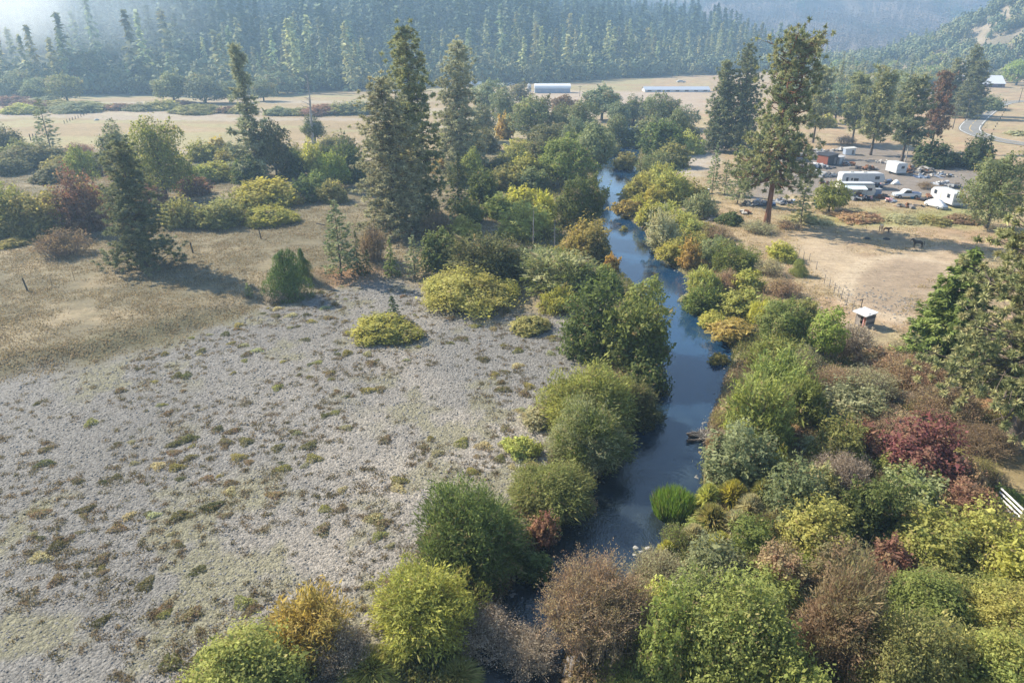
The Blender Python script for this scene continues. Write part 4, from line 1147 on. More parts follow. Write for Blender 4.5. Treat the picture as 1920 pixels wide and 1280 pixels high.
# ------------------------------------------------------------------ the forest on the hills
def forest():
    r = np.random.default_rng(77)
    variants = []
    for i in range(6):
        A = 2.9; W, parts = conifer(r, A, 46, 6.0, .03, lambda t: (1 - t) ** .75 * r.uniform(.8, 1.1) + .05, .30, .30, .0, .4, .5, .45)
        p, n, d, l, w, rn = parts; v, q = leaf_quads(p, n, d, l, w * 1.25); v[:, 2] /= A; variants.append((v, q, rn))
    CON = list(variants); rounds = []
    for i in range(3):
        *parts, lc = crown(230, .17, r, 1.0, .1, 'leaf', 12, .3, under=-.6, sprigs=0)
        p, n, d, l, w, rn = parts; v, q = leaf_quads(p, n, d, l, w); rounds.append((v, q, rn))
    # tree sites on hill slopes inside the view (with a margin for other viewpoints)
    def sites(n, ylo, yhi, half):
        u = r.uniform(-half, half, n); y = np.sqrt(r.uniform(ylo ** 2, yhi ** 2, n)); return u * y, y
    x, y = sites(40000, 330, 1250, 1.15)
    d = y - hill_base(x); wood = (d > 0) & ((x < 270) | (x < 430) & (y < 830))
    # clearings
    wood &= ~((fbm(x / 60, y / 60, 3, 301) > .70) & (d > 60))
    keep = wood & (r.random(len(x)) < np.where(d < 50, 1.0, .75))
    # ground beyond the crest is hidden: keep only what a camera near ours can see
    el = (land(x, y) + 26 - CH) / y
    x, y = x[keep], y[keep]
    z = land(x, y)
    order = r.permutation(len(y)); x, y, z = x[order], y[order], z[order]
    # thin to a minimum spacing with a coarse grid
    seen = {}; ok = []
    for i in range(len(x)):
        k = (int((x[i] + 3 * math.sin(y[i] * .13)) // 8.0), int((y[i] + 4 * math.sin(x[i] * .11)) // 9.0))
        if k in seen: continue
        seen[k] = 1; ok.append(i)
    x, y, z = x[ok], y[ok], z[ok]
    h = r.uniform(15, 37, len(x)) * (.72 + .56 * fbm(x / 40, y / 40, 2, 305)) * (1 + .1 * r.normal(size=len(x))); h = h * np.interp(x, [250, 330], [1, .45]); w = h * r.uniform(.32, .46, len(x))
    rd = r.random(len(x)) < .24 + .30 * (y - hill_base(x) < 45) + .30 * (fbm(x / 70, y / 70, 2, 311) > .6); h = np.where(rd, r.uniform(9, 15, len(x)), h); w = np.where(rd, h * r.uniform(.8, 1.1, len(x)), w)
    # the front rows stand as individuals, the mass behind is one wood
    inview = np.abs(x / (y * cs + 20)) < .77
    front = []
    dd = y - hill_base(x)
    for i in np.argsort(dd):
        if inview[i] and len(front) < 285 and not rd[i]: front.append(i)
    fs = set(front)
    far_tree = [np_mesh('forest conifer', v, q, mat=NEEDLE, fattr={'rnd': rn}) for v, q, rn in variants]
    cols = ['bl', 'pd', 'pn', 'bl', 'oa', 'pd', 'pn']
    for i in front:
        o = link('forest_conifer', far_tree[i % 6], None, (x[i], y[i], z[i] - .3)); o.scale = (w[i], w[i], h[i]); o.rotation_euler = (0, 0, r.uniform(0, 6.28))
        tint(o, cols[i % 7], .14); tag(o, 'hazy blue green conifer in the front rows of the hillside forest', 'conifer', 'front row forest conifers')
    def mass(name, idx, colfun, kind='stuff'):
        V, Q, RN, n = [], [], [], 0
        for i in idx:
            v, q, rn = rounds[i % 3] if rd[i] else variants[i % 6]
            a = r.uniform(0, 6.28); c, s = math.cos(a), math.sin(a)
            vv = np.stack([(v[:, 0] * c - v[:, 1] * s) * w[i] + x[i], (v[:, 0] * s + v[:, 1] * c) * w[i] + y[i], v[:, 2] * h[i] + z[i] - .3], 1)
            V.append(vv); Q.append(q + n); n += len(v); t = r.random(); RN.append(np.clip(rn * .25 + t ** 1.3 * .62, 0, 1) if not rd[i] else np.clip(rn * .25 + .55 + .3 * t, 0, 1))
        m = np_mesh(name, np.concatenate(V), np.concatenate(Q), mat=WOODLAND, fattr={'rnd': np.concatenate(RN)})
        return tag(link(name, m), kind=kind)
    global WOODLAND
    m, nt, out = new_mat('woodland'); q_ = NT(nt)
    rn = q_.n('ShaderNodeAttribute', attribute_name='rnd'); cr = q_.n('ShaderNodeValToRGB'); q_.l(rn.outputs['Fac'], cr.inputs[0])
    e = cr.color_ramp; e.elements[0].color = (.065, .10, .06, 1); e.elements[1].position = 1; e.elements[1].color = (.22, .21, .095, 1)
    k = e.elements.new(.45); k.color = (.10, .138, .074, 1); k = e.elements.new(.78); k.color = (.135, .165, .085, 1)
    b = q_.n('ShaderNodeBsdfPrincipled'); q_.l(cr.outputs[0], b.inputs['Base Color']); b.inputs['Roughness'].default_value = .8; b.inputs['Specular IOR Level'].default_value = .1
    q_.l(b.outputs[0], out.inputs[0]); WOODLAND = m
    rest = [i for i in range(len(x)) if i not in fs]
    mass('hillside_forest', rest, None)
    # the wooded valley floor behind the homestead: oaks and lower conifers, each its own tree
    PW = fp((1470, 190), (1540, 205), (1640, 196), (1720, 180), (1795, 160), (1800, 116), (1480, 112)); n = 0; put = []
    for _ in range(6000):
        if n >= 150: break
        px, py = r.uniform(1470, 1800), 112 + 93 * r.random() ** .8; gx, gy = flat(px, py)
        if poly_sd(gx, gy, PW) > 0 or any((gx - a) ** 2 + (gy - b_) ** 2 < 8.5 ** 2 for a, b_ in put): continue
        put.append((gx, gy)); n += 1; gz = float(land(gx, gy)) - .2; oak = r.random() < .62
        if oak:
            tm, cm, A = proto('o', 0 if py < 150 else 1, n % 3); hh = r.uniform(6, 11); ww = hh * r.uniform(.9, 1.3)
            t = empty('oak_tree', (gx, gy, gz), r.uniform(0, 6.28)); link('trunk', tm, t).scale = (ww, ww, hh); c_ = link('crown', cm, t); c_.scale = (ww, ww, hh); tint(c_, ['bl', 'oa', 'oa', 'gl', 'ol'][n % 5], .12)
            tag(t, 'rounded oak in the open wood beyond the homestead pines', 'tree', 'oaks in the wood beyond the homestead')
        else:
            o = link('forest_conifer', far_tree[n % 6], None, (gx, gy, gz)); hh = r.uniform(12, 19); ww = hh * r.uniform(.32, .42); o.scale = (ww, ww, hh); tint(o, cols[n % 7], .12)
            tag(o, 'blue green conifer in the open wood beyond the homestead pines', 'conifer', 'conifers in the wood beyond the homestead')
    # burnt far mountains: thin standing dead trunks and scattered survivors
    x, y = sites(40000, 1000, 2000, .82); keep = x > -300 + 0 * x; x, y = x[keep], y[keep]; z = land(x, y)
    h = r.uniform(12, 25, len(x)); w = h * .30; rd = np.zeros(len(x), bool)
    dead = fbm(x / 160, y / 160, 3, 401) < .54
    light = []
    for i in range(4):
        A = 3; W_, parts = conifer(r, A, 12, 3.2, .1, lambda t: (1 - t) * .9 + .1, .4, .2, 0, .3, .5, .4)
        p, n, d, l, ww, rn_ = parts; v, q = leaf_quads(p, n, d, l, ww * .9); v[:, 2] /= A; light.append((v, q, rn_))
    variants[:] = [light[i % 4] for i in range(6)]
    m2, nt, out = new_mat('burnt trunks'); q_ = NT(nt); rn = q_.n('ShaderNodeAttribute', attribute_name='rnd')
    b = q_.n('ShaderNodeBsdfPrincipled'); q_.l(q_.mix(rn.outputs['Fac'], (.075, .058, .055), (.19, .145, .125)), b.inputs['Base Color']); b.inputs['Roughness'].default_value = .9
    q_.l(b.outputs[0], out.inputs[0])
    live = WOODLAND
    mass('mountain_forest', np.where(~dead)[0], None)
    WOODLAND = m2
    mass('burnt_forest', np.where(dead)[0], None)
    # rocky hill at the right: scattered oaks and boulders
    x = 545 + r.normal(0, 95, 2600); y = 640 + r.normal(0, 90, 2600); hz = 95 * np.exp(-np.hypot((x - 560) / 135, (y - 690) / 150) ** 2 * 1.1) - 4
    kp = (hz > 1) & (fbm(x / 35, y / 35, 3, 411) > .36); x, y = x[kp], y[kp]; z = land(x, y); h = r.uniform(6, 15, len(x)); w = h * r.uniform(.6, 1.0, len(x)); rd = r.random(len(x)) < .75
    w = np.where(rd, w, h * .32)
    WOODLAND = live
    variants[:] = CON
    mass('hilltop_scrub', range(len(x)), None)
forest()
# ------------------------------------------------------------------ built things
class MB:
    """collects solids into one mesh"""
    def __init__(s): s.v, s.f, s.n = [], [], 0
    def add(s, v, f, M=None):
        v = [tuple(M @ Vector(p)) if M is not None else tuple(p) for p in v]
        s.v += v; s.f += [tuple(i + s.n for i in q) for q in f]; s.n += len(v); return s
    def box(s, c, d, rz=0, M=None, ch=0.0):
        x, y, z = (q / 2 for q in d); T = Matrix.Translation(c) @ Matrix.Rotation(rz, 4, 'Z')
        if M is not None: T = T @ M
        v = [(a * x, b * y, e * z) for e in (-1, 1) for a, b in ((-1, -1), (1, -1), (1, 1), (-1, 1))]
        return s.add(v, [(3, 2, 1, 0), (4, 5, 6, 7), (0, 1, 5, 4), (1, 2, 6, 5), (2, 3, 7, 6), (3, 0, 4, 7)], T)
    def prism(s, prof, y0, y1, M=None, taper=1.0):
        """side profile (x,z) swept across y"""
        n = len(prof); v = [(x, y0, z) for x, z in prof] + [(x, y1, z) for x, z in prof]
        f = [tuple(range(n)), tuple(range(2 * n - 1, n - 1, -1))] + [(i, n + i, n + (i + 1) % n, (i + 1) % n) for i in range(n)]
        return s.add(v, f, M)
    def cyl(s, a, b, r0, r1=None, k=10):
        a, b = Vector(a), Vector(b); r1 = r0 if r1 is None else r1; d = (b - a).normalized(); q = d.to_track_quat('Z', 'Y')
        v = []
        for p, r in ((a, r0), (b, r1)): v += [tuple(p + q @ Vector((math.cos(i / k * 6.2832) * r, math.sin(i / k * 6.2832) * r, 0))) for i in range(k)]
        f = [tuple(range(k - 1, -1, -1)), tuple(range(k, 2 * k))] + [(i, (i + 1) % k, k + (i + 1) % k, k + i) for i in range(k)]
        return s.add(v, f)
    def build(s, name, mat, parent=None, bevel=0.0, smooth=False, loc=(0, 0, 0)):
        m = bpy.data.meshes.new(name); m.from_pydata(s.v, [], s.f); m.validate(); m.update(); m.materials.append(mat)
        import bmesh
        bm = bmesh.new(); bm.from_mesh(m); bmesh.ops.recalc_face_normals(bm, faces=bm.faces)
        if bevel: bmesh.ops.bevel(bm, geom=bm.edges[:], offset=bevel, segments=2, affect='EDGES', clamp_overlap=True)
        bm.to_mesh(m); bm.free()
        if smooth: m.polygons.foreach_set('use_smooth', [True] * len(m.polygons))
        return link(name, m, parent, loc)
M_ = dict(white=plain('white caravan paint', (.52, .53, .545), .35, .12), cream=plain('cream caravan paint', (.62, .60, .55), .45, .18), glass=plain('dark window glass', (.03, .035, .045), .08, .1, spec=.6),
          tyre=plain('tyre rubber', (.03, .03, .03), .8), steel=plain('grey steel', (.30, .31, .32), .5, .2), dark=plain('dark weathered boards', (.085, .085, .095), .8, .3), redwood=plain('red brown boards', (.22, .075, .05), .8, .3),
          tin=plain('corrugated tin', (.36, .36, .37), .45, .25), grey=plain('weathered grey boards', (.26, .235, .22), .85, .3), wood=plain('old post wood', (.10, .085, .07), .9, .3), pale=plain('pale weathered timber', (.45, .42, .38), .8, .25),
          blue=plain('blue plastic', (.05, .30, .55), .4, .1), tarp=plain('white tarpaulin', (.70, .71, .72), .6, .15), roof=plain('white sheet roofing', (.62, .62, .63), .4, .06), slate=plain('grey film roof', (.34, .37, .43), .4, .15),
          truck=plain('pale blue white truck paint', (.62, .68, .74), .25, .06), black=plain('black plastic', (.035, .035, .04), .6), awn=plain('pale awning cloth', (.66, .76, .80), .7, .08), navy=plain('dark blue sheeting', (.06, .09, .17), .6, .3),
          plum=plain('plum brown siding', (.16, .11, .14), .7, .15), asphalt=plain('asphalt', (.20, .19, .175), .9, .2, .6), paint=plain('white road paint', (.72, .72, .70), .7, .2), ypaint=plain('yellow road paint', (.62, .42, .12), .7, .2),
          rail=plain('white rail paint', (.82, .82, .82), .4, .05), rust=plain('rusty scrap', (.23, .11, .06), .85, .3), pink=plain('faded pink plastic', (.55, .28, .28), .6, .2), bluegrey=plain('blue grey sheet', (.28, .33, .42), .5, .15))
def heading(p, q): return math.atan2(q[1] - p[1], q[0] - p[0])
def scale_at(p): return depth(p) / F
def window(parent, c, d, rz=0):
    fr = MB().box(c, (d[0] + .10, d[1], d[2] + .10), rz).build('window', M_['steel'], parent)
    n = Matrix.Rotation(rz, 3, 'Z') @ Vector((0, -1, 0)); return MB().box(Vector(c) + n * .012, (d[0], d[1], d[2]), rz).build('pane', M_['glass'], fr)
def wheel(parent, c, r, w=.24):
    t = MB().cyl((c[0], c[1] - w / 2, c[2]), (c[0], c[1] + w / 2, c[2]), r, k=16).build('wheel', M_['tyre'], parent, .02)
    MB().cyl((c[0], c[1] - w / 2 - .012, c[2]), (c[0], c[1] + w / 2 + .012, c[2]), r * .55, k=12).build('rim', M_['steel'], t)
# fifth wheel trailer
p = ground(1611, 352); k = scale_at(p); L = 79 * k; H_ = min(3.6, 27 * k * 1.05)
t = tag(empty('fifth_wheel_trailer', p, R(-2)), 'long white fifth wheel trailer with a raised nose on the right', 'trailer')
MB().prism([(-L / 2, .55), (L / 2 - 2.5, .55), (L / 2 - 2.2, 1.35), (L / 2 - .25, 1.45), (L / 2, 2.1), (L / 2 - .5, H_ - .1), (L / 2 - 1.2, H_), (-L / 2 + .25, H_), (-L / 2, H_ - .3)], -1.25, 1.25).build('body', M_['white'], t, .06)
for x, z, w_, h_ in ((-L * .17, 1.95, .95, .5), (L * .31, 2.35, .9, .6), (-L * .38, 1.85, .45, 1.1)): window(t, (x, -1.25, z), (w_, .05, h_))
d = MB().box((-L * .27, -1.26, 1.6), (.7, .05, 1.8)).build('door', M_['cream'], t); MB().box((-L * .27, -1.285, 2.05), (.36, .04, .5)).build('pane', M_['glass'], d)
MB().box((0, -1.262, 1.15), (L * .7, .03, .1)).build('stripe', M_['bluegrey'], t)
for x in (-L * .12, -L * .02):
    for y in (-1.1, 1.1): wheel(t, (x, y, .38), .38)
for y in (-.9, .9): MB().box((L / 2 - 3.2, y, .28), (.12, .12, .6)).build('landing_leg', M_['steel'], t)
for x in (-L * .25, L * .05): MB().box((x, 0, H_ + .1), (.8, .6, .22)).build('roof_vent', M_['cream'], t, .04)
# caravan with awning
p = ground(1600, 369); k = scale_at(p); L = 66 * k
t = tag(empty('caravan', p, R(-3)), 'cream caravan with a pale awning in front of the fifth wheel trailer', 'caravan')
MB().prism([(-L / 2, .5), (L / 2, .5), (L / 2 + .15, 1.4), (L / 2 - .3, 2.65), (-L / 2 + .4, 2.75), (-L / 2 - .1, 2.2)], -1.15, 1.15).build('body', M_['cream'], t, .06)
MB().box((0, 0, 2.86), (L * .92, 2.1, .16)).build('roof', M_['white'], t, .04)
for x in (-L * .34, L * .1, L * .34): window(t, (x, -1.15, 1.75), (.9, .05, .5))
MB().box((-L * .12, -1.17, 1.45), (.7, .05, 1.75)).build('door', M_['white'], t)
aw = MB().prism([(-1.25, 2.5), (-3.0, 2.12), (-3.0, 2.06), (-1.25, 2.44)], -L * .18, L * .42, Matrix.Rotation(R(90), 4, 'Z') @ Matrix.Scale(1, 4)).build('awning', M_['awn'], t)
aw.rotation_euler = (0, 0, 0)
for x in (-L * .4, L * .16): MB().cyl((x, -2.95, 0), (x, -2.95, 2.1), .03).build('awning_pole', M_['steel'], t)
for y in (-1.05, 1.05): wheel(t, (L * .05, y, .34), .34)
# small white camper
p = ground(1683, 327); k = scale_at(p)
t = tag(empty('white_camper', p, R(6)), 'small white camper with one dark end window near the lamp pole', 'caravan')
w_ = 20 * k; MB().prism([(-w_ / 2, .45), (w_ / 2, .45), (w_ / 2, 2.5), (w_ / 2 - .2, 2.75), (-w_ / 2 + .2, 2.75), (-w_ / 2, 2.5)], -1.1, 3.2).build('body', M_['white'], t, .06)
window(t, (w_ * .08, -1.1, 1.8), (.75, .05, .55)); MB().box((0, -1.13, 1.15), (w_ * .9, .04, .08)).build('stripe', M_['steel'], t)
MB().box((0, -1.2, .5), (w_ * .95, .15, .15)).build('bumper', M_['steel'], t, .02)
for x in (-w_ / 2 + .15, w_ / 2 - .15): wheel(t, (x, 1.2, .34), .34)
# white travel trailer seen from its corner
a, b, c = ground(1742, 375), ground(1783, 390), ground(1806, 388)
L = np.linalg.norm(b[:2] - a[:2]); hd = heading(a, b); ctr = (a + b) / 2
nrm = np.array([-math.sin(hd), math.cos(hd)]); ctr = np.array([*(ctr[:2] + nrm * 1.25), ctr[2]])
t = tag(empty('travel_trailer', ctr, hd), 'white travel trailer angled toward the river at the right of the yard', 'trailer')
L = min(L, 9.5)
MB().prism([(-L / 2, .5), (L / 2, .5), (L / 2, 2.6), (L / 2 - .3, 2.75), (-L / 2 + .5, 2.75), (-L / 2 - .2, 2.2)], -1.25, 1.25).build('body', M_['white'], t, .06)
for x in (-L * .3, L * .28): window(t, (x, -1.25, 2.0), (.8, .05, .7))
window(t, (L / 2, -.1, 2.1), (1.3, .05, .35), R(90)); MB().box((L / 2 + .03, 0, 1.3), (.05, 2.0, .5)).build('lower_panel', M_['steel'], t)
MB().box((L / 2 + .12, 0, .55), (.15, 2.3, .18)).build('bumper', M_['steel'], t, .02); MB().box((-L * .1, -1.27, 1.5), (.7, .05, 1.8)).build('door', M_['cream'], t)
for y in (-1.15, 1.15): wheel(t, (L * .08, y, .36), .36)
# covered car: cloth draped over a car
p = ground(1754, 389); t = tag(empty('covered_car', p, hd + .15), 'car under a white cover beside the angled travel trailer', 'covered car')
prof = [(-2.3, .1), (2.3, .1), (2.25, .75), (1.3, .95), (.6, 1.45), (-.9, 1.5), (-1.7, 1.0), (-2.25, .8)]
MB().prism(prof, -.85, .85).build('cover', M_['tarp'], t, .18, True)
MB().box((2.31, 0, .45), (.05, 1.2, .3)).build('bumper', M_['steel'], t)
for x in (-1.4, 1.4):
    for y in (-.78, .78): wheel(t, (x, y, .3), .3, .2)
# pickup
p = ground(1698, 371); k = scale_at(p); L = 48 * k; q = L / 5.6
t = tag(empty('pickup_truck', p, R(-3)), 'pale pickup truck facing left with a dark bed cover', 'pickup truck')
S_ = lambda pts: [(x * q, z * q) for x, z in pts]
MB().prism(S_([(-2.8, .45), (2.8, .45), (2.8, 1.1), (.6, 1.15), (-1.2, 1.12), (-2.7, 1.0)]), -.95 * q, .95 * q).build('body', M_['truck'], t, .06)
MB().prism(S_([(-1.25, 1.1), (.75, 1.1), (.6, 1.85), (-.55, 1.88)]), -.85 * q, .85 * q).build('cab', M_['white'], t, .06)
MB().prism(S_([(-1.0, 1.18), (.62, 1.18), (.52, 1.72), (-.48, 1.74)]), -.87 * q, .87 * q).build('side_window', M_['glass'], t)
MB().prism(S_([(-1.17, 1.18), (-1.1, 1.18), (-.58, 1.78), (-.64, 1.78)]), -.75 * q, .75 * q).build('windscreen', M_['glass'], t)
MB().box((1.7 * q, 0, 1.15 * q), (2.0 * q, 1.7 * q, .12 * q)).build('bed_cover', M_['navy'], t)
MB().box((-2.85 * q, 0, .55 * q), (.12, 1.8 * q, .22)).build('bumper', M_['steel'], t, .02)
for y in (-.6, .6): MB().box((-2.8 * q, y * q, .85 * q), (.06, .3, .18)).build('headlight', M_['glass'], t)
for x in (-1.75, 1.7):
    for y in (-.88, .88): wheel(t, (x * q, y * q, .4 * q), .4 * q)
for i, (px, py, lb) in enumerate(((1710, 371, 'left blue barrel behind the pickup truck'), (1722, 370, 'right blue barrel behind the pickup truck'))):
    p = ground(px, py + 1); t = tag(empty('blue_barrel', p), lb, 'barrel', 'blue barrels by the pickup')
    MB().cyl((0, 0, 0), (0, 0, 1.05), .36, k=16).build('drum', M_['blue'], t, .04); MB().cyl((0, 0, 1.05), (0, 0, 1.1), .33, k=16).build('lid', M_['white'], t)
    for z in (.35, .7): MB().cyl((0, 0, z - .02), (0, 0, z + .02), .375, k=16).build('hoop', M_['blue'], t)
# sheds
def shed(px, py, wpx, hpx, dp, rz, mats, label, name='storage_shed', open_=False, cat='shed'):
    p = ground(px, py); k = scale_at(p); w, h = wpx * k, hpx * k
    t = tag(empty(name, p, rz), label, cat)
    if open_:
        for x in (-w / 2, w / 2):
            for y in (0, dp): MB().box((x, y, h * .32), (.14, .14, h * .64)).build('post', M_['wood'], t)
        MB().prism([(-w * .62, h * .6), (0, h), (w * .62, h * .6), (0, h * .94)], -.3, dp + .3).build('roof', mats[0], t)
        return t
    MB().prism([(-w / 2, 0), (w / 2, 0), (w / 2, h * .98), (-w / 2, h * .86)], 0, dp).build('wall', mats[0], t)
    if mats[1] is not mats[0]: MB().box((-w / 2 - .03, dp / 2, h * .42), (.05, dp * .96, h * .82)).build('side_wall', mats[1], t)
    MB().prism([(-w / 2 - .25, h * .85), (w / 2 + .25, h * 1.0), (w / 2 + .25, h * 1.04), (-w / 2 - .25, h * .89)], -.25, dp + .25).build('roof', mats[2], t)
    MB().box((w * .24, -.03, h * .38), (w * .22, .05, h * .62)).build('door', M_['grey'], t)
    return t
shed(1560, 310, 24, 20, 3.6, R(24), (M_['dark'], M_['redwood'], M_['black']), 'dark shed with a red brown side wall in the yard')
shed(1500, 303, 22, 15, 4.0, R(8), (M_['tin'],), 'open shelter with a grey gable roof behind the forked pine', 'open_shelter', True, 'shelter')
shed(1594, 291, 17, 13, 2.4, R(-6), (M_['tarp'], M_['bluegrey'], M_['white']), 'pale storage box with a white top behind the dark shed', 'storage_box', cat='storage box')
shed(1577, 308, 9, 14, 2.0, R(5), (M_['white'], M_['white'], M_['tin']), 'narrow white cupboard like hut against the dark shed', 'white_hut', cat='hut')
p = ground(1642, 367); k = scale_at(p); t = tag(empty('sheet_crate', p, R(-4)), 'blue grey crate standing right of the caravan awning', 'crate')
MB().box((0, 0, .75), (14 * k, 1.2, 1.3)).build('panel', M_['bluegrey'], t, .03); MB().box((0, 0, 1.44), (14.6 * k, 1.3, .07)).build('lid', M_['steel'], t); MB().box((0, 0, .05), (13 * k, 1.0, .1)).build('skid', M_['wood'], t)
# little field shed
p = ground(1629, 614); t = tag(empty('field_shed', p, R(22)), 'little weathered field shed with a pale tin roof at the fence corner', 'shed')
w, dp, h = 1.35, 1.45, 1.75
for x0, y0, dx, dy in ((0, 0, w, .06), (0, dp, w, .06), (w / 2 - .03, dp / 2, .06, dp - .07)): MB().box((x0, y0, h * .46), (dx, dy, h * .92)).build('wall', M_['grey'], t)
MB().box((-w / 2 + .03, dp * .74, h * .46), (.06, dp * .42, h * .92)).build('wall', M_['grey'], t); MB().box((-w / 2 + .03, dp * .12, h * .46), (.06, dp * .18, h * .92)).build('door_frame', M_['redwood'], t)
MB().box((-w / 2 - .02, dp * .22, h * .4), (.05, .12, h * .7)).build('door', M_['pink'], t)
for i in range(5): MB().box((0, -.045, .2 + i * .36), (w * .98, .03, .3)).build('board', M_['dark' if i % 2 else 'grey'], t)
rf = MB()
for i in range(6): rf.prism([(-w / 2 - .26 + i * .31, h * .95 + (i % 2) * .03), (-w / 2 - .26 + i * .31 + .305, h * .95 + (i % 2) * .03), (-w / 2 - .26 + i * .31 + .305, h * 1.0 + (i % 2) * .03), (-w / 2 - .26 + i * .31, h * 1.0 + (i % 2) * .03)], -.25, dp + .25)
r_ = rf.build('roof', M_['roof'], t); r_.rotation_euler = (0, R(-7), 0)
MB().cyl((w * .1, dp + .3, 0), (w * .12, dp + .3, 2.9), .05).build('post', M_['wood'], t); MB().box((w * .02, dp + .3, 2.85), (.5, .08, .1)).build('crosspiece', M_['wood'], t)
# scrap heaps in the yard
def heap(px, py, wpx, n, mats, label, hz=.7, seed=0):
    r = random.Random(seed + px); p = ground(px, py); k = scale_at(p); t = tag(empty('scrap_heap', p), label, 'scrap heap', 'scrap heaps in the yard')
    by = {}
    hz *= 1.25
    for i in range(int(n * 1.6)):
        x = r.gauss(0, wpx * k / 4.0); y = r.gauss(0, wpx * k / 7); z = abs(r.gauss(0, hz * .5)) * max(.15, 1 - abs(x) / (wpx * k * .6)); m = r.choice(mats)
        dims = (r.uniform(.3, 2.3), r.uniform(.15, .9), r.uniform(.05, .35)) if r.random() < .75 else (r.uniform(.3, .9), r.uniform(.3, .8), r.uniform(.3, .8))
        by.setdefault(m, MB()).box((x, y, z + dims[2] / 2), dims, r.uniform(0, 3.1), Matrix.Rotation(r.gauss(0, .22), 4, 'X') @ Matrix.Rotation(r.gauss(0, .18), 4, 'Y'))
    nm = {'tarp': 'tarpaulin', 'white': 'white_sheet', 'dark': 'dark_board', 'navy': 'blue_sheet', 'pale': 'pale_board', 'grey': 'grey_board', 'rust': 'rusty_metal', 'black': 'black_plastic', 'bluegrey': 'metal_sheet', 'tin': 'tin_sheet', 'blue': 'blue_plastic', 'wood': 'old_timber', 'pink': 'pink_plastic', 'steel': 'steel_piece'}
    for m, b in by.items():
        o = b.build(nm[m], M_[m], t); o['kind'] = 'stuff'
heap(1530, 315, 46, 34, ['dark', 'navy', 'black', 'steel', 'white'], 'dark blue and black scrap heap in front of the dark shed', .8)
heap(1540, 330, 64, 40, ['white', 'tin', 'tin', 'grey', 'pale', 'dark'], 'heap of pale sheets left of the fifth wheel trailer', .4)
heap(1722, 322, 62, 54, ['grey', 'wood', 'pale', 'dark', 'rust'], 'pile of old timber right of the small white camper', .9)
heap(1760, 330, 54, 22, ['tin', 'grey', 'pale', 'bluegrey', 'wood'], 'scattered pale sheets right of the timber pile', .25)
heap(1722, 333, 24, 8, ['bluegrey', 'steel', 'navy'], 'flat blue grey scrap sheets in front of the timber pile', .2)
heap(1612, 374, 40, 34, ['dark', 'rust', 'white', 'black', 'pink', 'steel'], 'mixed clutter under the caravan awning', .7)
heap(1658, 372, 22, 14, ['steel', 'dark', 'rust'], 'small clutter heap between the crate and the pickup', .6)
heap(1665, 378, 20, 8, ['pink', 'tarp', 'grey'], 'low pinkish scrap in front of the pickup', .2)
heap(1668, 344, 20, 9, ['black', 'dark', 'navy'], 'black scrap left of the white tarp mound', .5)
heap(1766, 346, 34, 14, ['grey', 'white', 'dark', 'tin'], 'loose scrap behind the angled travel trailer', .3)
heap(1738, 376, 22, 16, ['dark', 'rust', 'black'], 'dark scrap left of the covered car', .6)
heap(1430, 384, 40, 34, ['bluegrey', 'tin', 'navy', 'grey', 'dark'], 'blue and white scrap heap left of the red pine trunk', .6)
heap(1465, 380, 30, 22, ['bluegrey', 'tin', 'dark', 'grey'], 'blue grey scrap right of the red pine trunk', .5)
heap(1405, 385, 26, 10, ['grey', 'dark', 'pale'], 'grey scrap boards under the bushy young pine', .3)
heap(1530, 285, 60, 26, ['grey', 'bluegrey', 'tin', 'pale'], 'long strip of grey scrap behind the open shelter', .4)
heap(1575, 283, 40, 18, ['pale', 'tin', 'grey'], 'pale scrap strip behind the dark shed', .35)
heap(1588, 310, 26, 12, ['rust', 'tin', 'wood'], 'rusty scrap right of the dark shed', .3)
heap(1650, 306, 36, 10, ['white', 'pale', 'rust', 'grey'], 'sparse pale scrap left of the small white camper', .25)
heap(1640, 350, 30, 20, ['pink', 'navy', 'white', 'dark'], 'pink and dark clutter behind the caravan roof', .6)
heap(1268, 306, 44, 30, ['grey', 'pale', 'wood'], 'grey logs and debris beside the dirt track', .5)
heap(1326, 412, 34, 14, ['pale', 'grey', 'wood'], 'driftwood boards on the bank by the grey green willow mound', .3)
heap(1395, 400, 18, 7, ['rust', 'pale', 'wood'], 'small rusty scrap by the dark green bush near the forked pine', .2)
heap(1555, 345, 30, 16, ['dark', 'steel', 'grey', 'rust'], 'dark scrap at the left end of the fifth wheel trailer', .5)
heap(1700, 388, 40, 12, ['wood', 'dark', 'rust', 'grey'], 'rusty scrap line in front of the pickup and barrels', .3)
heap(1790, 352, 34, 18, ['dark', 'wood', 'steel'], 'dark scrap strip behind the right end of the angled trailer', .5)
heap(1625, 318, 40, 16, ['dark', 'grey', 'wood', 'rust'], 'dark scrap behind the fifth wheel trailer', .5)
# white tarp mound, like a small tent
p = ground(1679, 346); t = tag(empty('tarp_mound', p), 'white tarp mound between the trailers in the yard', 'tarp mound')
MB().add([(-1, -.6, 0), (1, -.7, 0), (1.1, .7, 0), (-1.05, .6, 0), (-.2, 0, 1.25), (.35, .1, 1.1)], [(0, 1, 5, 4), (1, 2, 5), (2, 3, 4, 5), (3, 0, 4), (3, 2, 1, 0)]).build('tarpaulin', M_['tarp'], t, .12, True)
for x, y in ((-1, -.6), (1, -.7)): MB().cyl((x, y, -.05), (x * 1.1, y * 1.1, .2), .03, k=6).build('peg', M_['steel'], t)
# small cart on the bank
p = ground(1322, 363); t = tag(empty('garden_cart', p, .3), 'small white topped cart on the dry bank left of the young pines', 'cart')
MB().box((0, 0, .95), (1.6, 1.1, .12)).build('top', M_['tarp'], t, .03); MB().box((.1, 0, .6), (1.3, .9, .5)).build('bin', M_['dark'], t, .02)
for x in (-.5, .55):
    for y in (-.5, .5): wheel(t, (x, y, .25), .25, .12)
MB().cyl((.7, 0, .6), (1.4, 0, .9), .03).build('handle', M_['steel'], t)
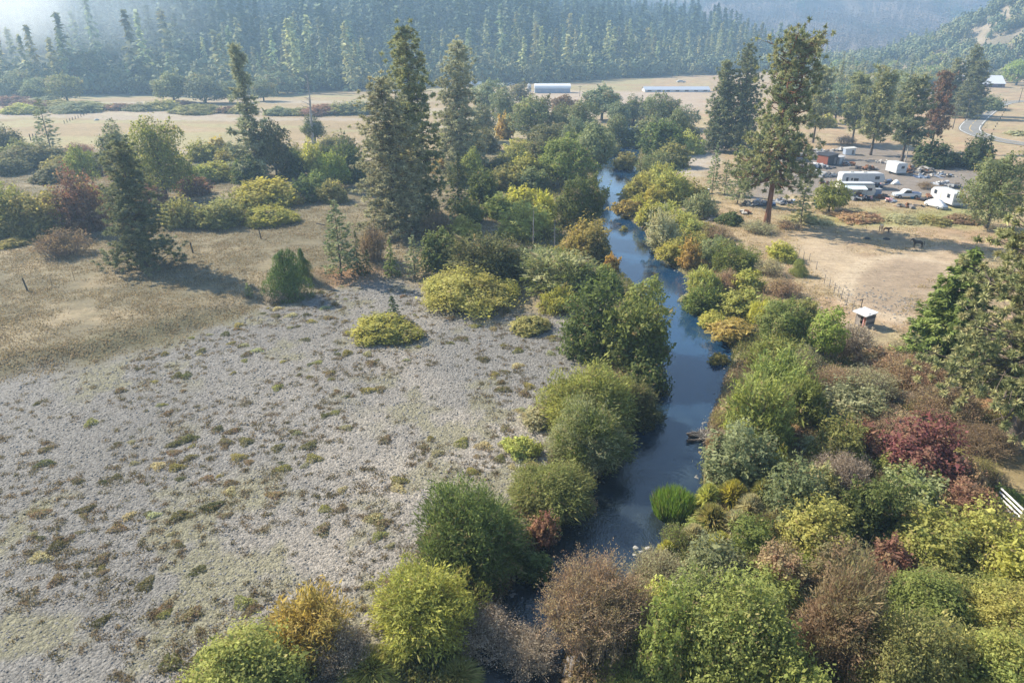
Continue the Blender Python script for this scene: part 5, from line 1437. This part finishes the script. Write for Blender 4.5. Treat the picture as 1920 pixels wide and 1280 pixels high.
# poles
def pole(px, py, pyt, label, lamp=False, r0=.15, cross=True, mat='wood'):
    p = ground(px, py); h = top_h(p[1], p[2], pyt); t = tag(empty('lamp_pole' if lamp else 'utility_pole', p), label, 'lamp pole' if lamp else 'utility pole', None if lamp else 'utility poles along the valley')
    MB().cyl((0, 0, -.1), (0, 0, h), r0, r0 * .65, 8).build('shaft', M_[mat], t)
    if lamp:
        MB().cyl((0, 0, h - .15), (.9, -.3, h + .15), .05).build('arm', M_['steel'], t); MB().box((1.05, -.35, h + .16), (.5, .25, .16)).build('lamp', M_['white'], t, .03)
    elif cross:
        MB().box((0, 0, h - .5), (2.2, .12, .14)).build('crossarm', M_[mat], t)
        for x in (-.95, -.35, .35, .95): MB().cyl((x, 0, h - .43), (x, 0, h - .22), .05, k=6).build('insulator', M_['bluegrey'], t)
    return Vector((p[0], p[1], p[2] + h - .25))
pole(1697, 304, 247, 'pale pole with a lamp arm behind the small white camper', True, .16, mat='pale')
A_ = pole(1786, 242, 195, 'nearest wooden utility pole left of the road bend'); B_ = pole(1809, 228, 185, 'wooden utility pole under the broad dark conifer by the road')
C_ = pole(1910, 193, 164, 'wooden utility pole at the far end of the road by the right edge'); D_ = pole(1854, 178, 165, 'small wooden utility pole in front of the barn')
E_ = pole(1087, 181, 161, 'small utility pole right of the long white greenhouse'); F_ = pole(1149, 141, 125, 'small utility pole against the forest above the pale field')
G_ = pole(1260, 146, 130, 'farthest utility pole by the forest edge right of centre')
def wire(a, b, label, sag=1.2):
    n = 10; w = MB(); pts = [a.lerp(b, i / n) - Vector((0, 0, sag * 4 * (i / n) * (1 - i / n))) for i in range(n + 1)]
    W = Wood(); W.tube(np.array([tuple(q) for q in pts]), np.full(n + 1, .025), 4); o = link('power_line', W.mesh('power_line', M_['steel'])); tag(o, label, 'power line', 'power lines')
wire(A_, D_, 'power line from the nearest roadside pole toward the barn pole'); wire(B_, C_, 'power line from the conifer pole over the road to the right edge'); wire(F_, G_, 'power line strung along the forest edge above the pale field', 2.5)
# farm buildings
def long_house(px, py, wpx, hpx, dp, label, wall, roof, name, cat, rz=0.0, arch=False, ends=None):
    p = ground(px, py); k = scale_at(p); w, h = wpx * k, hpx * k; t = tag(empty(name, p, rz), label, cat)
    eave = h * (.34 if name == 'barn' else .5)
    if arch: prof = [(0, eave)] + [(dp / 2 - dp / 2 * math.cos(a), eave + (h - eave) * math.sin(a)) for a in np.linspace(.15, math.pi - .15, 9)] + [(dp, eave)]
    else: prof = [(-.3, eave - .1), (dp / 2, h), (dp + .3, eave - .1), (dp + .3, eave - .2), (dp / 2, h - .12), (-.3, eave - .2)]
    M = Matrix.Rotation(R(90), 4, 'Z') @ Matrix.Scale(-1, 4, (0, 1, 0))
    MB().box((0, dp / 2, eave / 2 - .04), (w, dp, eave)).build('wall', wall, t)
    MB().prism(prof, -w / 2 - .3, w / 2 + .3, M).build('roof', roof, t, smooth=False)
    if not arch:
        for s in (-1, 1): MB().add([(s * (w / 2 - .1), 0, eave - .1), (s * (w / 2 - .1), dp, eave - .1), (s * (w / 2 - .1), dp / 2, h - .15)], [(0, 1, 2)]).build('gable', wall, t)
    n = max(3, int(w / 5))
    for i in range(n): MB().box((-w / 2 + (i + .5) * w / n, -.03, eave * .5), (w / n * .4, .05, eave * .45)).build('window', M_['slate'] if arch else M_['glass'], t)
    MB().box((w / 2 + .03, dp / 2, eave * .45), (.06, dp * .35, eave * .85)).build('door', ends or M_['steel'], t)
    return t
long_house(1036, 175, 66, 16, 9, 'long white greenhouse in the middle distance', M_['bluegrey'], M_['roof'], 'greenhouse', 'greenhouse', 0, True)
long_house(1270, 173, 122, 9, 10, 'long low shed with a grey blue roof and white walls in the pale field', M_['white'], M_['slate'], 'poultry_shed', 'farm shed', 0)
long_house(886, 163, 34, 9, 8, 'white farm building right of the ragged pine', M_['white'], M_['roof'], 'farm_building', 'farm building', .1)
long_house(938, 164, 12, 7, 6, 'small white outbuilding between the white farm building and the greenhouse', M_['white'], M_['tin'], 'outbuilding', 'outbuilding', -.1)
long_house(1846, 164, 70, 20, 14, 'white roofed barn with plum siding below the rocky hill', M_['plum'], M_['roof'], 'barn', 'barn', -.12)
long_house(204, 166, 18, 7, 6, 'low pale roofed house under the trees far left', M_['grey'], M_['tin'], 'farm_house', 'house', .1)
long_house(1667, 139, 18, 6, 9, 'far grey roofed building among trees right of centre', M_['grey'], M_['slate'], 'far_building', 'building')
long_house(1622, 141, 12, 5, 8, 'small far pale building left of the grey roofed one', M_['white'], M_['tin'], 'far_building', 'building')
p = ground(992, 172); k = scale_at(p); t = tag(empty('water_tank', p), 'round white tank at the left end of the greenhouse', 'tank')
MB().cyl((0, 0, 0), (0, 0, 11 * k), 4 * k, k=18).build('tank_wall', M_['white'], t); MB().cyl((0, 0, 11 * k), (0, 0, 14 * k), 4.1 * k, .3, 18).build('tank_roof', M_['roof'], t)
def far_car(px, py, label, mat, L=4.8, rz=0):
    p = ground(px, py); t = tag(empty('parked_vehicle', p, rz), label, 'vehicle', 'vehicles parked far across the valley')
    MB().prism([(-L / 2, .35), (L / 2, .35), (L / 2, .95), (L * .22, 1.0), (L * .1, 1.55), (-L * .3, 1.55), (-L / 2, 1.0)], -.9, .9).build('body', mat, t, .05)
    MB().prism([(-L * .3, 1.05), (L * .15, 1.05), (L * .08, 1.45), (-L * .27, 1.45)], -.92, .92).build('side_window', M_['glass'], t)
    for x in (-L * .3, L * .3):
        for y in (-.8, .8): wheel(t, (x, y, .35), .35)
far_car(1277, 155, 'white vehicle in the pale field above the long low shed', M_['white'], 6)
far_car(232, 165, 'white truck near the low pale roofed house far left', M_['white'], 5.5)
far_car(218, 166, 'blue grey vehicle beside the low pale roofed house far left', M_['bluegrey'])
far_car(26, 175, 'white vehicle under the oaks at the left edge', M_['white'], 5)
far_car(958, 160, 'white vehicle left of the greenhouse tank', M_['white'], 5); far_car(946, 161, 'dark vehicle left of the greenhouse tank', M_['navy'], 5)
# fences
def post(px, py, pyt, label, group, r0=.09, lean=(0, 0), mat='wood', name='fence_post'):
    p = ground(px, py); h = max(.4, top_h(p[1], p[2], pyt)); t = MB().cyl((0, 0, -.1), (lean[0] * h, lean[1] * h, h), r0, r0 * .85, 7).build(name, M_[mat], None); t.location = p
    return tag(t, label, 'fence post', group), p, h
GL = 'old fence posts on the left meadow'
post(52, 545, 521, 'dark weathered fence post nearest the left edge on the meadow', GL, .12, (-.12, 0)); post(362, 474, 454, 'dark fence post right of the solitary dark pine', GL, .12, (-.08, 0)); post(490, 448, 427, 'dark fence post below the low yellow mound', GL, .1, (-.12, 0))
post(109, 340, 328, 'small fence post by the pale track behind the meadow hedge', GL, .12); post(98, 536, 518, 'thin stake right of the post nearest the left edge', GL, .03); post(140, 526, 508, 'thin stake left of the solitary dark pine', GL, .03)
p = ground(611, 427); o = MB().cyl((-1.7, .2, .75), (0, 0, .45), .09, .1, 7).build('leaning_post', M_['wood'], None); o.location = p; tag(o, 'fallen dark post leaning by the pale grey green fir', 'fence post', GL)
for i in range(11):
    f = i / 10; post(121 + 52 * f, 232 - 21 * f, 226 - 20 * f, 'small dark fence post in the line crossing the pale field far left', 'far left fence line', .13)
for px in (58, 64, 70): post(px, 264, 251, 'tall dark fence corner post behind the sparse topped conifer', 'corner posts far left', .16)
pts = [(1497, 482, 468), (1506, 486, 472), (1517, 489, 475), (1530, 505, 490), (1545, 532, 515), (1554, 541, 523), (1563, 550, 530), (1570, 556, 536), (1577, 561, 541), (1587, 571, 551), (1598, 584, 564)]
tops = []
for a in pts:
    o, p, h = post(*a, 'thin fence post in the wire fence climbing from the little shed', 'wire fence along the field', .045, mat='grey'); tops.append(Vector((p[0], p[1], p[2] + h * .92)))
for j, zf in enumerate((.0, .45)):
    W = Wood()
    for a, b in zip(tops[:-1], tops[1:]): W.tube(np.array([tuple(a - Vector((0, 0, zf))), tuple(b - Vector((0, 0, zf)))]), np.array([.008, .008]), 4)
    o = link('fence_wire', W.mesh('fence_wire', M_['steel'])); tag(o, ('upper' if j == 0 else 'lower') + ' strand of wire on the fence climbing from the little shed', 'fence wire', 'wire fence strands')
for px, py, pt, lb in ((1863, 908, 886, 'dark stake left of the white rails'), (1883, 922, 908, 'dark stake behind the white rails'), (1851, 432, 402, 'pale leaning post left of the near pine top')):
    post(px, py, pt, lb, 'stakes on the right field', .035 if px > 1855 else .07, (.06, 0))
for i in range(9):
    f = i / 8; post(1863 + 25 * f, 244 - 42 * f, 241 - 43 * f, 'dark roadside post in the row inside the road bend', 'roadside posts', .16)
a, b = ground(1868, 941), ground(1909, 981); hd = heading(a, b); L = np.linalg.norm(b[:2] - a[:2]); mid = (a + b) / 2; mid[2] = min(a[2], b[2])
t = tag(empty('rail_fence', mid, hd), 'white four rail fence panel at the right edge', 'fence')
for i in range(4): MB().box((0, 0, .22 + i * .33), (L * 1.02, .05, .13)).build('rail', M_['rail'], t, .012)
for x in (-L * .44, L * .40): MB().box((x, .06, .62), (.09, .07, 1.3)).build('post', M_['wood'], t)
# road with painted lines
cl = [(2080, 283), (1990, 277), (1917, 270), (1884, 265), (1850, 258), (1828, 250), (1818, 243), (1822, 234), (1838, 219), (1858, 204), (1874, 196.5), (1890, 192.5), (1912, 190.5), (1990, 189)]
P3 = np.array([ground(*c)[:2] for c in cl])
tt = np.linspace(0, len(P3) - 1, 240); i0 = np.clip(tt.astype(int), 0, len(P3) - 2); f = tt - i0
Pm1 = P3[np.clip(i0 - 1, 0, None)]; Pa = P3[i0]; Pb = P3[i0 + 1]; Pc = P3[np.clip(i0 + 2, None, len(P3) - 1)]; f = f[:, None]
road = .5 * (2 * Pa + (Pb - Pm1) * f + (2 * Pm1 - 5 * Pa + 4 * Pb - Pc) * f ** 2 + (3 * Pa - Pm1 - 3 * Pb + Pc) * f ** 3)
for _ in range(12): road[1:-1] = (road[:-2] + road[1:-1] * 2 + road[2:]) / 4
tg = unit(np.gradient(road, axis=0)); nr = np.stack([-tg[:, 1], tg[:, 0]], 1)
def ribbon(name, off, w, lift, mat):
    a = road + nr * (off - w / 2); b = road + nr * (off + w / 2); z = np.maximum(land(road[:, 0], road[:, 1]), np.maximum(land(a[:, 0], a[:, 1]), land(b[:, 0], b[:, 1]))) + lift; n = len(a)
    v = np.concatenate([np.c_[a, z], np.c_[b, z]]); q = [(i, i + 1, n + i + 1, n + i) for i in range(n - 1)]
    return tag(link(name, np_mesh(name, v, q, mat=mat)), kind='structure')
ribbon('road', 0, 7.0, .12, M_['asphalt'])
for nm, o_, w_, m in (('road_edge_line', -3.0, .2, 'paint'), ('road_edge_line', 3.0, .2, 'paint'), ('road_centre_line', 0, .2, 'ypaint')): ribbon(nm, o_, w_, .15, M_[m])
# animals: one continuous skinned body each
def animal(name, loc, rz, sc, mat, label, cat, head_down=0.0, mane=None, neck=1.0):
    V = [(0, 0, 1.22), (.45, 0, 1.20), (.80, 0, 1.25), (-.40, 0, 1.20), (-.75, 0, 1.27),                       # back, withers, croup
         (-1.02, 0, 1.62 - head_down * .4), (-1.22, 0, 1.90 - head_down), (-1.38, 0, 1.84 - head_down), (-1.62, 0, 1.60 - head_down), (-1.70, 0, 1.50 - head_down)]
    Rr = [.30, .30, .24, .31, .27, .17, .125, .12, .075, .055]; E = [(0, 1), (1, 2), (0, 3), (3, 4), (4, 5), (5, 6), (6, 7), (7, 8), (8, 9)]
    for s in (-1, 1):
        n = len(V); V += [(-.66, .17 * s, 1.0), (-.68, .18 * s, .62), (-.66, .18 * s, .30), (-.68, .18 * s, .03)]; Rr += [.13, .075, .05, .062]; E += [(4, n), (n, n + 1), (n + 1, n + 2), (n + 2, n + 3)]
        n = len(V); V += [(.74, .17 * s, .98), (.62, .18 * s, .72), (.86, .18 * s, .50), (.80, .18 * s, .25), (.76, .18 * s, .03)]; Rr += [.18, .11, .062, .05, .062]; E += [(2, n), (n, n + 1), (n + 1, n + 2), (n + 2, n + 3), (n + 3, n + 4)]
        n = len(V); V += [(-1.22, .06 * s, 2.02 - head_down)]; Rr += [.028]; E += [(6, n)]
    m = bpy.data.meshes.new(name); m.from_pydata(V, E, []); o = bpy.data.objects.new(name + '_tmp', m); COL.objects.link(o)
    sk = o.modifiers.new('s', 'SKIN'); o.modifiers.new('u', 'SUBSURF').levels = 1
    for i, q in enumerate(m.skin_vertices[0].data): q.radius = (Rr[i] * 1.12, Rr[i] * 1.12); q.use_root = (i == 0)
    dg = bpy.context.evaluated_depsgraph_get(); me = bpy.data.meshes.new_from_object(o.evaluated_get(dg)); bpy.data.objects.remove(o)
    me.polygons.foreach_set('use_smooth', [True] * len(me.polygons)); me.materials.clear(); me.materials.append(mat)
    t = tag(empty(name, loc, rz), label, cat); link('body', me, t).scale = (sc,) * 3
    W = Wood(); W.tube(np.array([(1.02, 0, 1.30), (1.16, 0, 1.1), (1.17, 0, .75), (1.14, 0, .42)]) * sc, np.array([.05, .08, .075, .02]) * sc, 7); link('tail', W.mesh('tail', mane or mat), t)
    W = Wood(); W.tube(np.array([(-.78, 0, 1.53), (-.98, 0, 1.79 - head_down * .4), (-1.18, 0, 2.02 - head_down), (-1.32, 0, 1.98 - head_down)]) * sc, np.array([.03, .06, .06, .03]) * sc, 6); link('mane', W.mesh('mane', mane or mat), t)
p = ground(1720, 464.5); animal('horse', p, R(-4), 26 * scale_at(p) / 2.75, plain('black brown coat', (.035, .027, .025), .5), 'dark brown horse standing side on in the shade of the field', 'horse', .12)
p = ground(1650, 437); animal('horse', p, R(60), 1.0, plain('palomino coat', (.74, .46, .24), .55), 'pale golden horse standing end on in the field', 'horse', .35, plain('cream mane', (.7, .6, .45), .7))
p = ground(1661, 436); animal('foal', p, R(118), .62, plain('chestnut coat', (.13, .05, .03), .55), 'small chestnut foal right beside the golden horse', 'foal', .3)
# dead wood and boards
def log(px, py, px2, py2, r0, label, mat=DEAD, z=.1, name='driftwood_log', seed=0):
    a, b = ground(px, py), ground(px2, py2); r = np.random.default_rng(seed + int(px)); W = Wood(); L = np.linalg.norm(b - a)
    W.limb(a + [0, 0, r0 + z], b + [0, 0, r0 + z], r0, r0 * .6, .05, 7, 6, .02, r)
    for i in range(3): s = r.uniform(.3, .9); c = a + (b - a) * s + [0, 0, r0 + z]; W.limb(c, c + r.normal(0, 1, 3) * [.2, .2, .12] * L + [0, 0, .15], r0 * .4, r0 * .12, 0, 5, 3, .03, r)
    tag(link(name, W.mesh(name, mat)), label, 'log', 'driftwood logs')
log(1517, 691, 1553, 687, .14, 'pale bleached log lying behind the olive bank willow'); log(1140, 1262, 1192, 1243, .06, 'pale crooked branch at the foot of the pinkish twigs')
log(1196, 1250, 1218, 1268, .05, 'short pale branch right of the crooked branch'); log(1318, 420, 1340, 414, .12, 'grey log on the bank by the grey green willow mound')
p = ground(1316, 832); t = tag(empty('root_wad', (p[0], p[1], max(p[2], WATER))), 'bleached grey root wad jutting over the blue water', 'root wad'); W = Wood(); r = np.random.default_rng(4)
for i in range(70):
    a = r.uniform(0, 6.28); q = np.array([math.cos(a), math.sin(a) * .8, r.uniform(.25, 1.6)]); q = q / np.linalg.norm(q) * r.uniform(.7, 1.7); W.limb((r.normal(0, .12), r.normal(0, .12), .15), q, .045, .008, .04, 4, 4, .06, r)
link('roots', W.mesh('roots', DEAD), t); W = Wood()
for i in range(9): q = r.normal(0, .55, 3) * [1.2, 1, .15]; W.limb(q + [-.5, 0, .25], q + [.7, .25, .3], .13, .07, 0, 6, 4, .06, r)
link('stump', W.mesh('stump', BARK), t)
for px, py, rz, L, lb in ((1062, 1256, 1.25, 1.25, 'left weathered plank by the stream'), (1071, 1256, 1.35, 1.3, 'middle weathered plank by the stream'), (1086, 1240, 1.0, 1.0, 'upper weathered plank leaning by the pinkish twigs')):
    p = ground(px, py); o = MB().box((0, 0, .3), (L * .9, .22, .05), rz, Matrix.Rotation(-.3, 4, 'Y')).build('weathered_plank', M_['grey'], None, .008); o.location = p; tag(o, lb, 'plank', 'planks by the stream')
def boulder(px, py, s, label, grp=None, mat=ROCK, seed=0, cat='boulder'):
    r = np.random.default_rng(int(px) + seed); p = ground(px, py); p[2] = max(p[2], WATER - .05)
    import bmesh
    bm = bmesh.new(); bmesh.ops.create_icosphere(bm, subdivisions=3, radius=1)
    ph = r.uniform(0, 6, 6)
    for v in bm.verts:
        c = v.co; k = 1 + .16 * math.sin(c.x * 3 + ph[0]) * math.cos(c.y * 2.6 + ph[1]) + .1 * math.sin(c.z * 5 + ph[2] + c.x * 4) + .05 * math.sin(c.y * 9 + ph[3])
        v.co = Vector((c.x * k * s, c.y * k * s * .8, max(-.3 * s, c.z * k * s * .6)))
    m = bpy.data.meshes.new('boulder'); bm.to_mesh(m); bm.free(); m.materials.append(mat); at = m.attributes.new('rnd', 'FLOAT', 'FACE'); at.data.foreach_set('value', np.full(len(m.polygons), r.uniform(.1, .5), np.float32))
    m.polygons.foreach_set('use_smooth', [True] * len(m.polygons)); tag(link('boulder', m, None, p), label, cat, grp)
DARKROCK = rock_material('wet dark rock', (.03, .03, .03), (.08, .075, .07))
for px, py, s, lb in ((1160, 432, .55, 'dark wet rock left of the mid river grassy tuft'), (1171, 442, .5, 'dark wet rock under the mid river grassy tuft'), (1155, 436, .25, 'smallest dark rock left of the mid river rocks'), (1159, 411, .6, 'dark rock off the golden sedge tongue of the right bank'),
                    (1276, 477, .8, 'dark rock in the hollow of the small bank point'), (1293, 492, .9, 'dark boulder under the orange tinged bank shrub')): boulder(px, py, s, lb, 'rocks in the river', DARKROCK)
WHITEROCK = rock_material('pale stone', (.26, .25, .23), (.42, .41, .38))
boulder(181, 226, 1.0, 'white boulder in the pale field far left', None, WHITEROCK); boulder(1626, 448, .55, 'dark lump on the field left of the golden horse', 'dark lumps on the field', DARKROCK); boulder(1662, 449, .5, 'dark lump on the field below the foal', 'dark lumps on the field', DARKROCK)
for i, (px, py, s) in enumerate(((1190, 1050, .22), (1200, 1058, .18), (1212, 1052, .25), (1222, 1062, .2), (1208, 1070, .17), (1188, 1064, .16), (1235, 1056, .18))): boulder(px, py, s, 'pale stone in the cluster at the stream edge by the bright yellow tussock', 'pale stones at the stream edge', WHITEROCK, i)
# smoke rising from the woods at the far left
def smoke(px, py, dist, rx, rz, dens, label, col, seed, name='smoke_plume', nz=2.2, lean=0):
    r_ = ray(px, py); c = r_ * (dist / r_[1]) + np.array([0, 0, CH])
    import bmesh
    bm = bmesh.new(); bmesh.ops.create_icosphere(bm, subdivisions=3, radius=1); m = bpy.data.meshes.new(name); bm.to_mesh(m); bm.free()
    o = link(name, m, None, c); o.scale = (rx, rx * .55, rz); o.rotation_euler = (0, lean, 0); m.materials.append(volume_material(name + str(seed), dens, col, .35, nz)); tag(o, label, 'smoke', kind='stuff')
smoke(40, 26, 452, 42, 26, .019, 'white smoke plume rising out of the forest at the left edge', (.95, .97, 1.0), 1, lean=-.35)
smoke(120, 28, 468, 110, 38, .003, 'thin blue smoke veil drifting right from the plume', (.80, .90, 1.0), 2, 'smoke_veil', 1.3)
# ------------------------------------------------------------------ ground cover
def ground_cover():
    r = np.random.default_rng(99)
    # cobbles on the gravel bar
    def gravel_pts(n, ymax=100):
        y = 26 + (ymax - 26) * r.random(n) ** 1.15; x = -(y * .95 + 16) + r.random(n) * (y * .95 + 16 + 24)
        e, s = river_e(x, y); sd = poly_sd(x, y, P_gravel)
        k = (sd < -.6 + 2.2 * (fbm(x / 5, y / 5, 3, 40) - .5)) & ~((s > 0) & (e > 0)) & (e > .2); return x[k], y[k]
    oct_ = np.array([(1, 0, 0), (.5, .8, .1), (-.5, .85, 0), (-1, 0, .1), (-.5, -.8, 0), (.5, -.85, .1), (.25, .1, .62), (-.2, -.15, .55)], float)
    tri = np.array([(0, 1, 6), (1, 2, 6), (2, 3, 7), (3, 4, 7), (4, 5, 7), (5, 0, 6), (6, 2, 7), (6, 7, 5)])
    def stones(name, x, y, size, z=None):
        n = len(x); v = np.repeat(oct_[None], n, 0) * r.uniform(.72, 1.28, (n, 8, 1)); v[:, :, 1] *= r.uniform(.5, .9, (n, 1))
        a = r.uniform(0, 6.28, n); c, s = np.cos(a)[:, None], np.sin(a)[:, None]
        tl = r.normal(0, .28, (n, 2)); vz = v[:, :, 2] + v[:, :, 0] * tl[:, :1] + v[:, :, 1] * tl[:, 1:]
        X = (v[:, :, 0] * c - v[:, :, 1] * s) * size[:, None] + x[:, None]; Y = (v[:, :, 0] * s + v[:, :, 1] * c) * size[:, None] + y[:, None]
        zz = land(x, y) if z is None else z
        Z = vz * size[:, None] + zz[:, None]
        T = (tri[None] + (np.arange(n) * 8)[:, None, None]).reshape(-1, 3)
        return np_mesh(name, np.stack([X, Y, Z], -1).reshape(-1, 3), None, T, ROCK, {'rnd': np.repeat(np.clip(r.beta(2.2, 2.8, n), 0, 1), 8)})
    x, y = gravel_pts(112000); size = (.038 + .105 * r.random(len(x)) ** 4) * (1 + (y - 40) / 110)
    tag(link('river_cobbles', stones('river_cobbles', x, y, size)), kind='stuff')
    # pale boulders one can pick out
    # dry tufts on the bar: blades in low domes
    def tuft_mesh(name, n, seed, mat=LEAF):
        rr = np.random.default_rng(seed); a = rr.uniform(0, 6.28, n); q = rr.random(n) ** .5 * .5; z = .30 * (1 - (q / .5) ** 2) * rr.uniform(.2, 1.15, n) + .02
        lob = 1 + .25 * np.sin(a * 3 + seed); p = np.stack([np.cos(a) * q * lob, np.sin(a) * q * lob * .8, z], 1)
        d = unit(np.stack([np.cos(a) * q * 2, np.sin(a) * q * 2, .35 + 0 * q], 1) + rr.normal(0, .45, (n, 3))); nn = unit(np.cross(d, rr.normal(size=d.shape)) + np.array([0, 0, .4]))
        v, qd = leaf_quads(p, nn, d, .13 * rr.uniform(.6, 1.4, n), .045 * rr.uniform(.6, 1.3, n)); v[:, 2] = np.maximum(v[:, 2], .0)
        return np_mesh(name, v, qd, mat=mat, fattr={'rnd': rr.random(n)})
    tm = [tuft_mesh('tuft', 420, s) for s in range(5)]
    x, y = gravel_pts(9400); dens = fbm(x / 6, y / 6, 3, 501); k = (dens > .44) | (r.random(len(x)) < .15); x, y = x[k], y[k]
    big = [i for i in range(len(x)) if abs((x[i]) / (y[i] + 10)) < .7 and y[i] < 92][::max(1, 1)][:260]
    cols = ['tn', 'ph', 'od', 'br', 'ol', 'pk']
    for j, i in enumerate(big):
        o = link('dry_tuft', tm[j % 5], None, (x[i], y[i], float(land(x[i], y[i])) - .02)); s = r.uniform(.6, 1.5); o.scale = (s * 1.15, s, s * .75); o.rotation_euler = (0, 0, r.uniform(0, 6.28))
        warm = x[i] > -14
        tint(o, ('tn', 'ph', 'ol', 'tn', 'ph', 'ol')[j % 6] if warm else ('od', 'ph', 'ol', 'od', 'tn', 'ph')[j % 6], .12)
        if y[i] < 50: lb = 'low dry grey brown tuft among the cobbles of the nearer gravel bar'
        else: lb = 'low dry tuft among the cobbles of the farther gravel bar'
        tag(o, lb, 'weed tuft', 'dry tufts on the nearer gravel' if y[i] < 50 else 'dry tufts on the farther gravel')
    # everything smaller: one sheet of scattered blades
    def blades(name, X, Y, n, spread, hgt, ln, wd, c1, c2, zoff=0.0):
        N = len(X) * n; bx = np.repeat(X, n) + r.normal(0, 1, N) * np.repeat(spread, n); by = np.repeat(Y, n) + r.normal(0, 1, N) * np.repeat(spread, n)
        e, s = river_e(bx, by); k = e > .15; bx, by = bx[k], by[k]; N = len(bx); idx = np.repeat(np.arange(len(X)), n)[k]
        z = land(bx, by) + r.random(N) * hgt + zoff
        d = unit(np.stack([r.normal(0, .7, N), r.normal(0, .7, N), .55 + r.random(N)], 1)); nn = unit(np.cross(d, r.normal(size=d.shape)) + np.array([0, 0, .5]))
        v, q = leaf_quads(np.stack([bx, by, z], 1), nn, d, ln * r.uniform(.6, 1.5, N), wd * r.uniform(.6, 1.4, N))
        rn = np.clip(r.random(len(X))[idx] * .75 + .25 * r.random(N), 0, 1)
        o = link(name, np_mesh(name, v, q, mat=LEAF, fattr={'rnd': rn})); o.color = (*c1, 1); o['tint'] = c2; tag(o, kind='stuff'); return o
    rest = np.array([i for i in range(len(x)) if i not in set(big)])
    blades('gravel_weeds', x[rest], y[rest], 34, .11 + .13 * r.random(len(rest)), .12, .17, .06, (.21, .16, .10), (.135, .125, .07))
    # dry grass of the left meadow
    n = 26000; yy = 50 + 120 * r.random(n); xx = -yy * 1.35 + r.random(n) * (yy * 1.35 - 2); sd = poly_sd(xx, yy, P_gravel); e, s = river_e(xx, yy)
    k = (sd > .2) & (s < 0) & (e > 3) & (fbm(xx / 6, yy / 6, 3, 520) > .30)
    blades('meadow_grass', xx[k], yy[k], 16, .35 + .35 * r.random(k.sum()), .05, .32, .10, (.28, .22, .14), (.19, .16, .095))
    # dry grass of the right field and banks
    n = 13000; yy = 50 + 120 * r.random(n); xx = r.random(n) * yy * .92 + 2; e, s = river_e(xx, yy)
    k = (s > 0) & (e > 2.5) & (fbm(xx / 5, yy / 5, 3, 530) > .42) & (poly_sd(xx, yy, P_bare) > 0) & (poly_sd(xx, yy, P_yard) > 0)
    blades('field_grass', xx[k], yy[k], 14, .3 + .35 * r.random(k.sum()), .06, .32, .09, (.42, .33, .19), (.30, .24, .13))
    n = 7000; yy = 70 + 85 * r.random(n); xx = r.random(n) * yy * .95 + 4; e, s = river_e(xx, yy); k = (s > 0) & (e > 9) & (fbm(xx / 4, yy / 4, 3, 536) > .5); xx, yy = xx[k], yy[k]
    tag(link('field_clods', stones('field_clods', xx, yy, .05 + .11 * r.random(len(xx)) ** 2)), kind='stuff').data.materials[0] = rock_material('dry clods', (.16, .115, .075), (.30, .23, .15))
    # leafy undergrowth knitting the near right thicket and both banks together
    n = 26000; yy = 26 + 75 * r.random(n) ** 1.2; xx = -14 + r.random(n) * (yy * .9 + 14); e, s = river_e(xx, yy)
    k = (e > .3) & ((s > 0) & ((yy < 64) | (e < 9)) | (s < 0) & (e < 3.0 + 2 * fbm(xx / 4, yy / 4, 2, 3))) & ~((poly_sd(xx, yy, P_yellow) < 1) & (yy < 70))
    xx, yy = xx[k], yy[k]; fr = fbm(xx / 7, yy / 7, 3, 540)
    for nm, sel, c1, c2 in (('undergrowth', fr < .5, (.13, .15, .05), (.21, .19, .075)), ('dry_undergrowth', fr >= .5, (.27, .20, .13), (.20, .165, .085))):
        blades(nm, xx[sel], yy[sel], 20, .25 + .3 * r.random(sel.sum()), .5, .24, .10, c1, c2, .02)
    # willow growth under the mid-distance riverside wood
    n = 5000; yy = 100 + 150 * r.random(n); e_, t = None, None
    xx = -20 + 110 * r.random(n); e, s = river_e(xx, yy); k = (e > .4) & ((e < 16) & (s < 0) | (e < 9) & (s > 0)) & (poly_sd(xx, yy, P_gravel) > 2)
    blades('riverside_undergrowth', xx[k], yy[k], 30, .5 + .6 * r.random(k.sum()), 1.1, .5, .22, (.15, .155, .055), (.24, .21, .075))
    # stones along the water and in the riffle, and the stony patch in the field
    i = np.arange(2600); yy = 28 + 90 * r.random(2600) ** 1.6; xx = np.interp(yy, *zip(*sorted((c[1], c[0]) for c in _rc))) + r.uniform(-7, 7, 2600); e, s = river_e(xx, yy); k = (np.abs(e - .2) < .5) | ((e > -1.4) & (yy < 42) & (r.random(2600) < .5))
    xx, yy = xx[k], yy[k]
    tag(link('shore_stones', stones('shore_stones', xx, yy, .10 + .16 * r.random(len(xx)) ** 2, np.maximum(land(xx, yy), WATER - .06))), kind='stuff')
    c = ground(1640, 565); xx = c[0] + r.normal(0, 4.2, 420); yy = c[1] + r.normal(0, 3.4, 420)
    tag(link('field_stones', stones('field_stones', xx, yy, .07 + .16 * r.random(420) ** 2)), kind='stuff')
ground_cover()
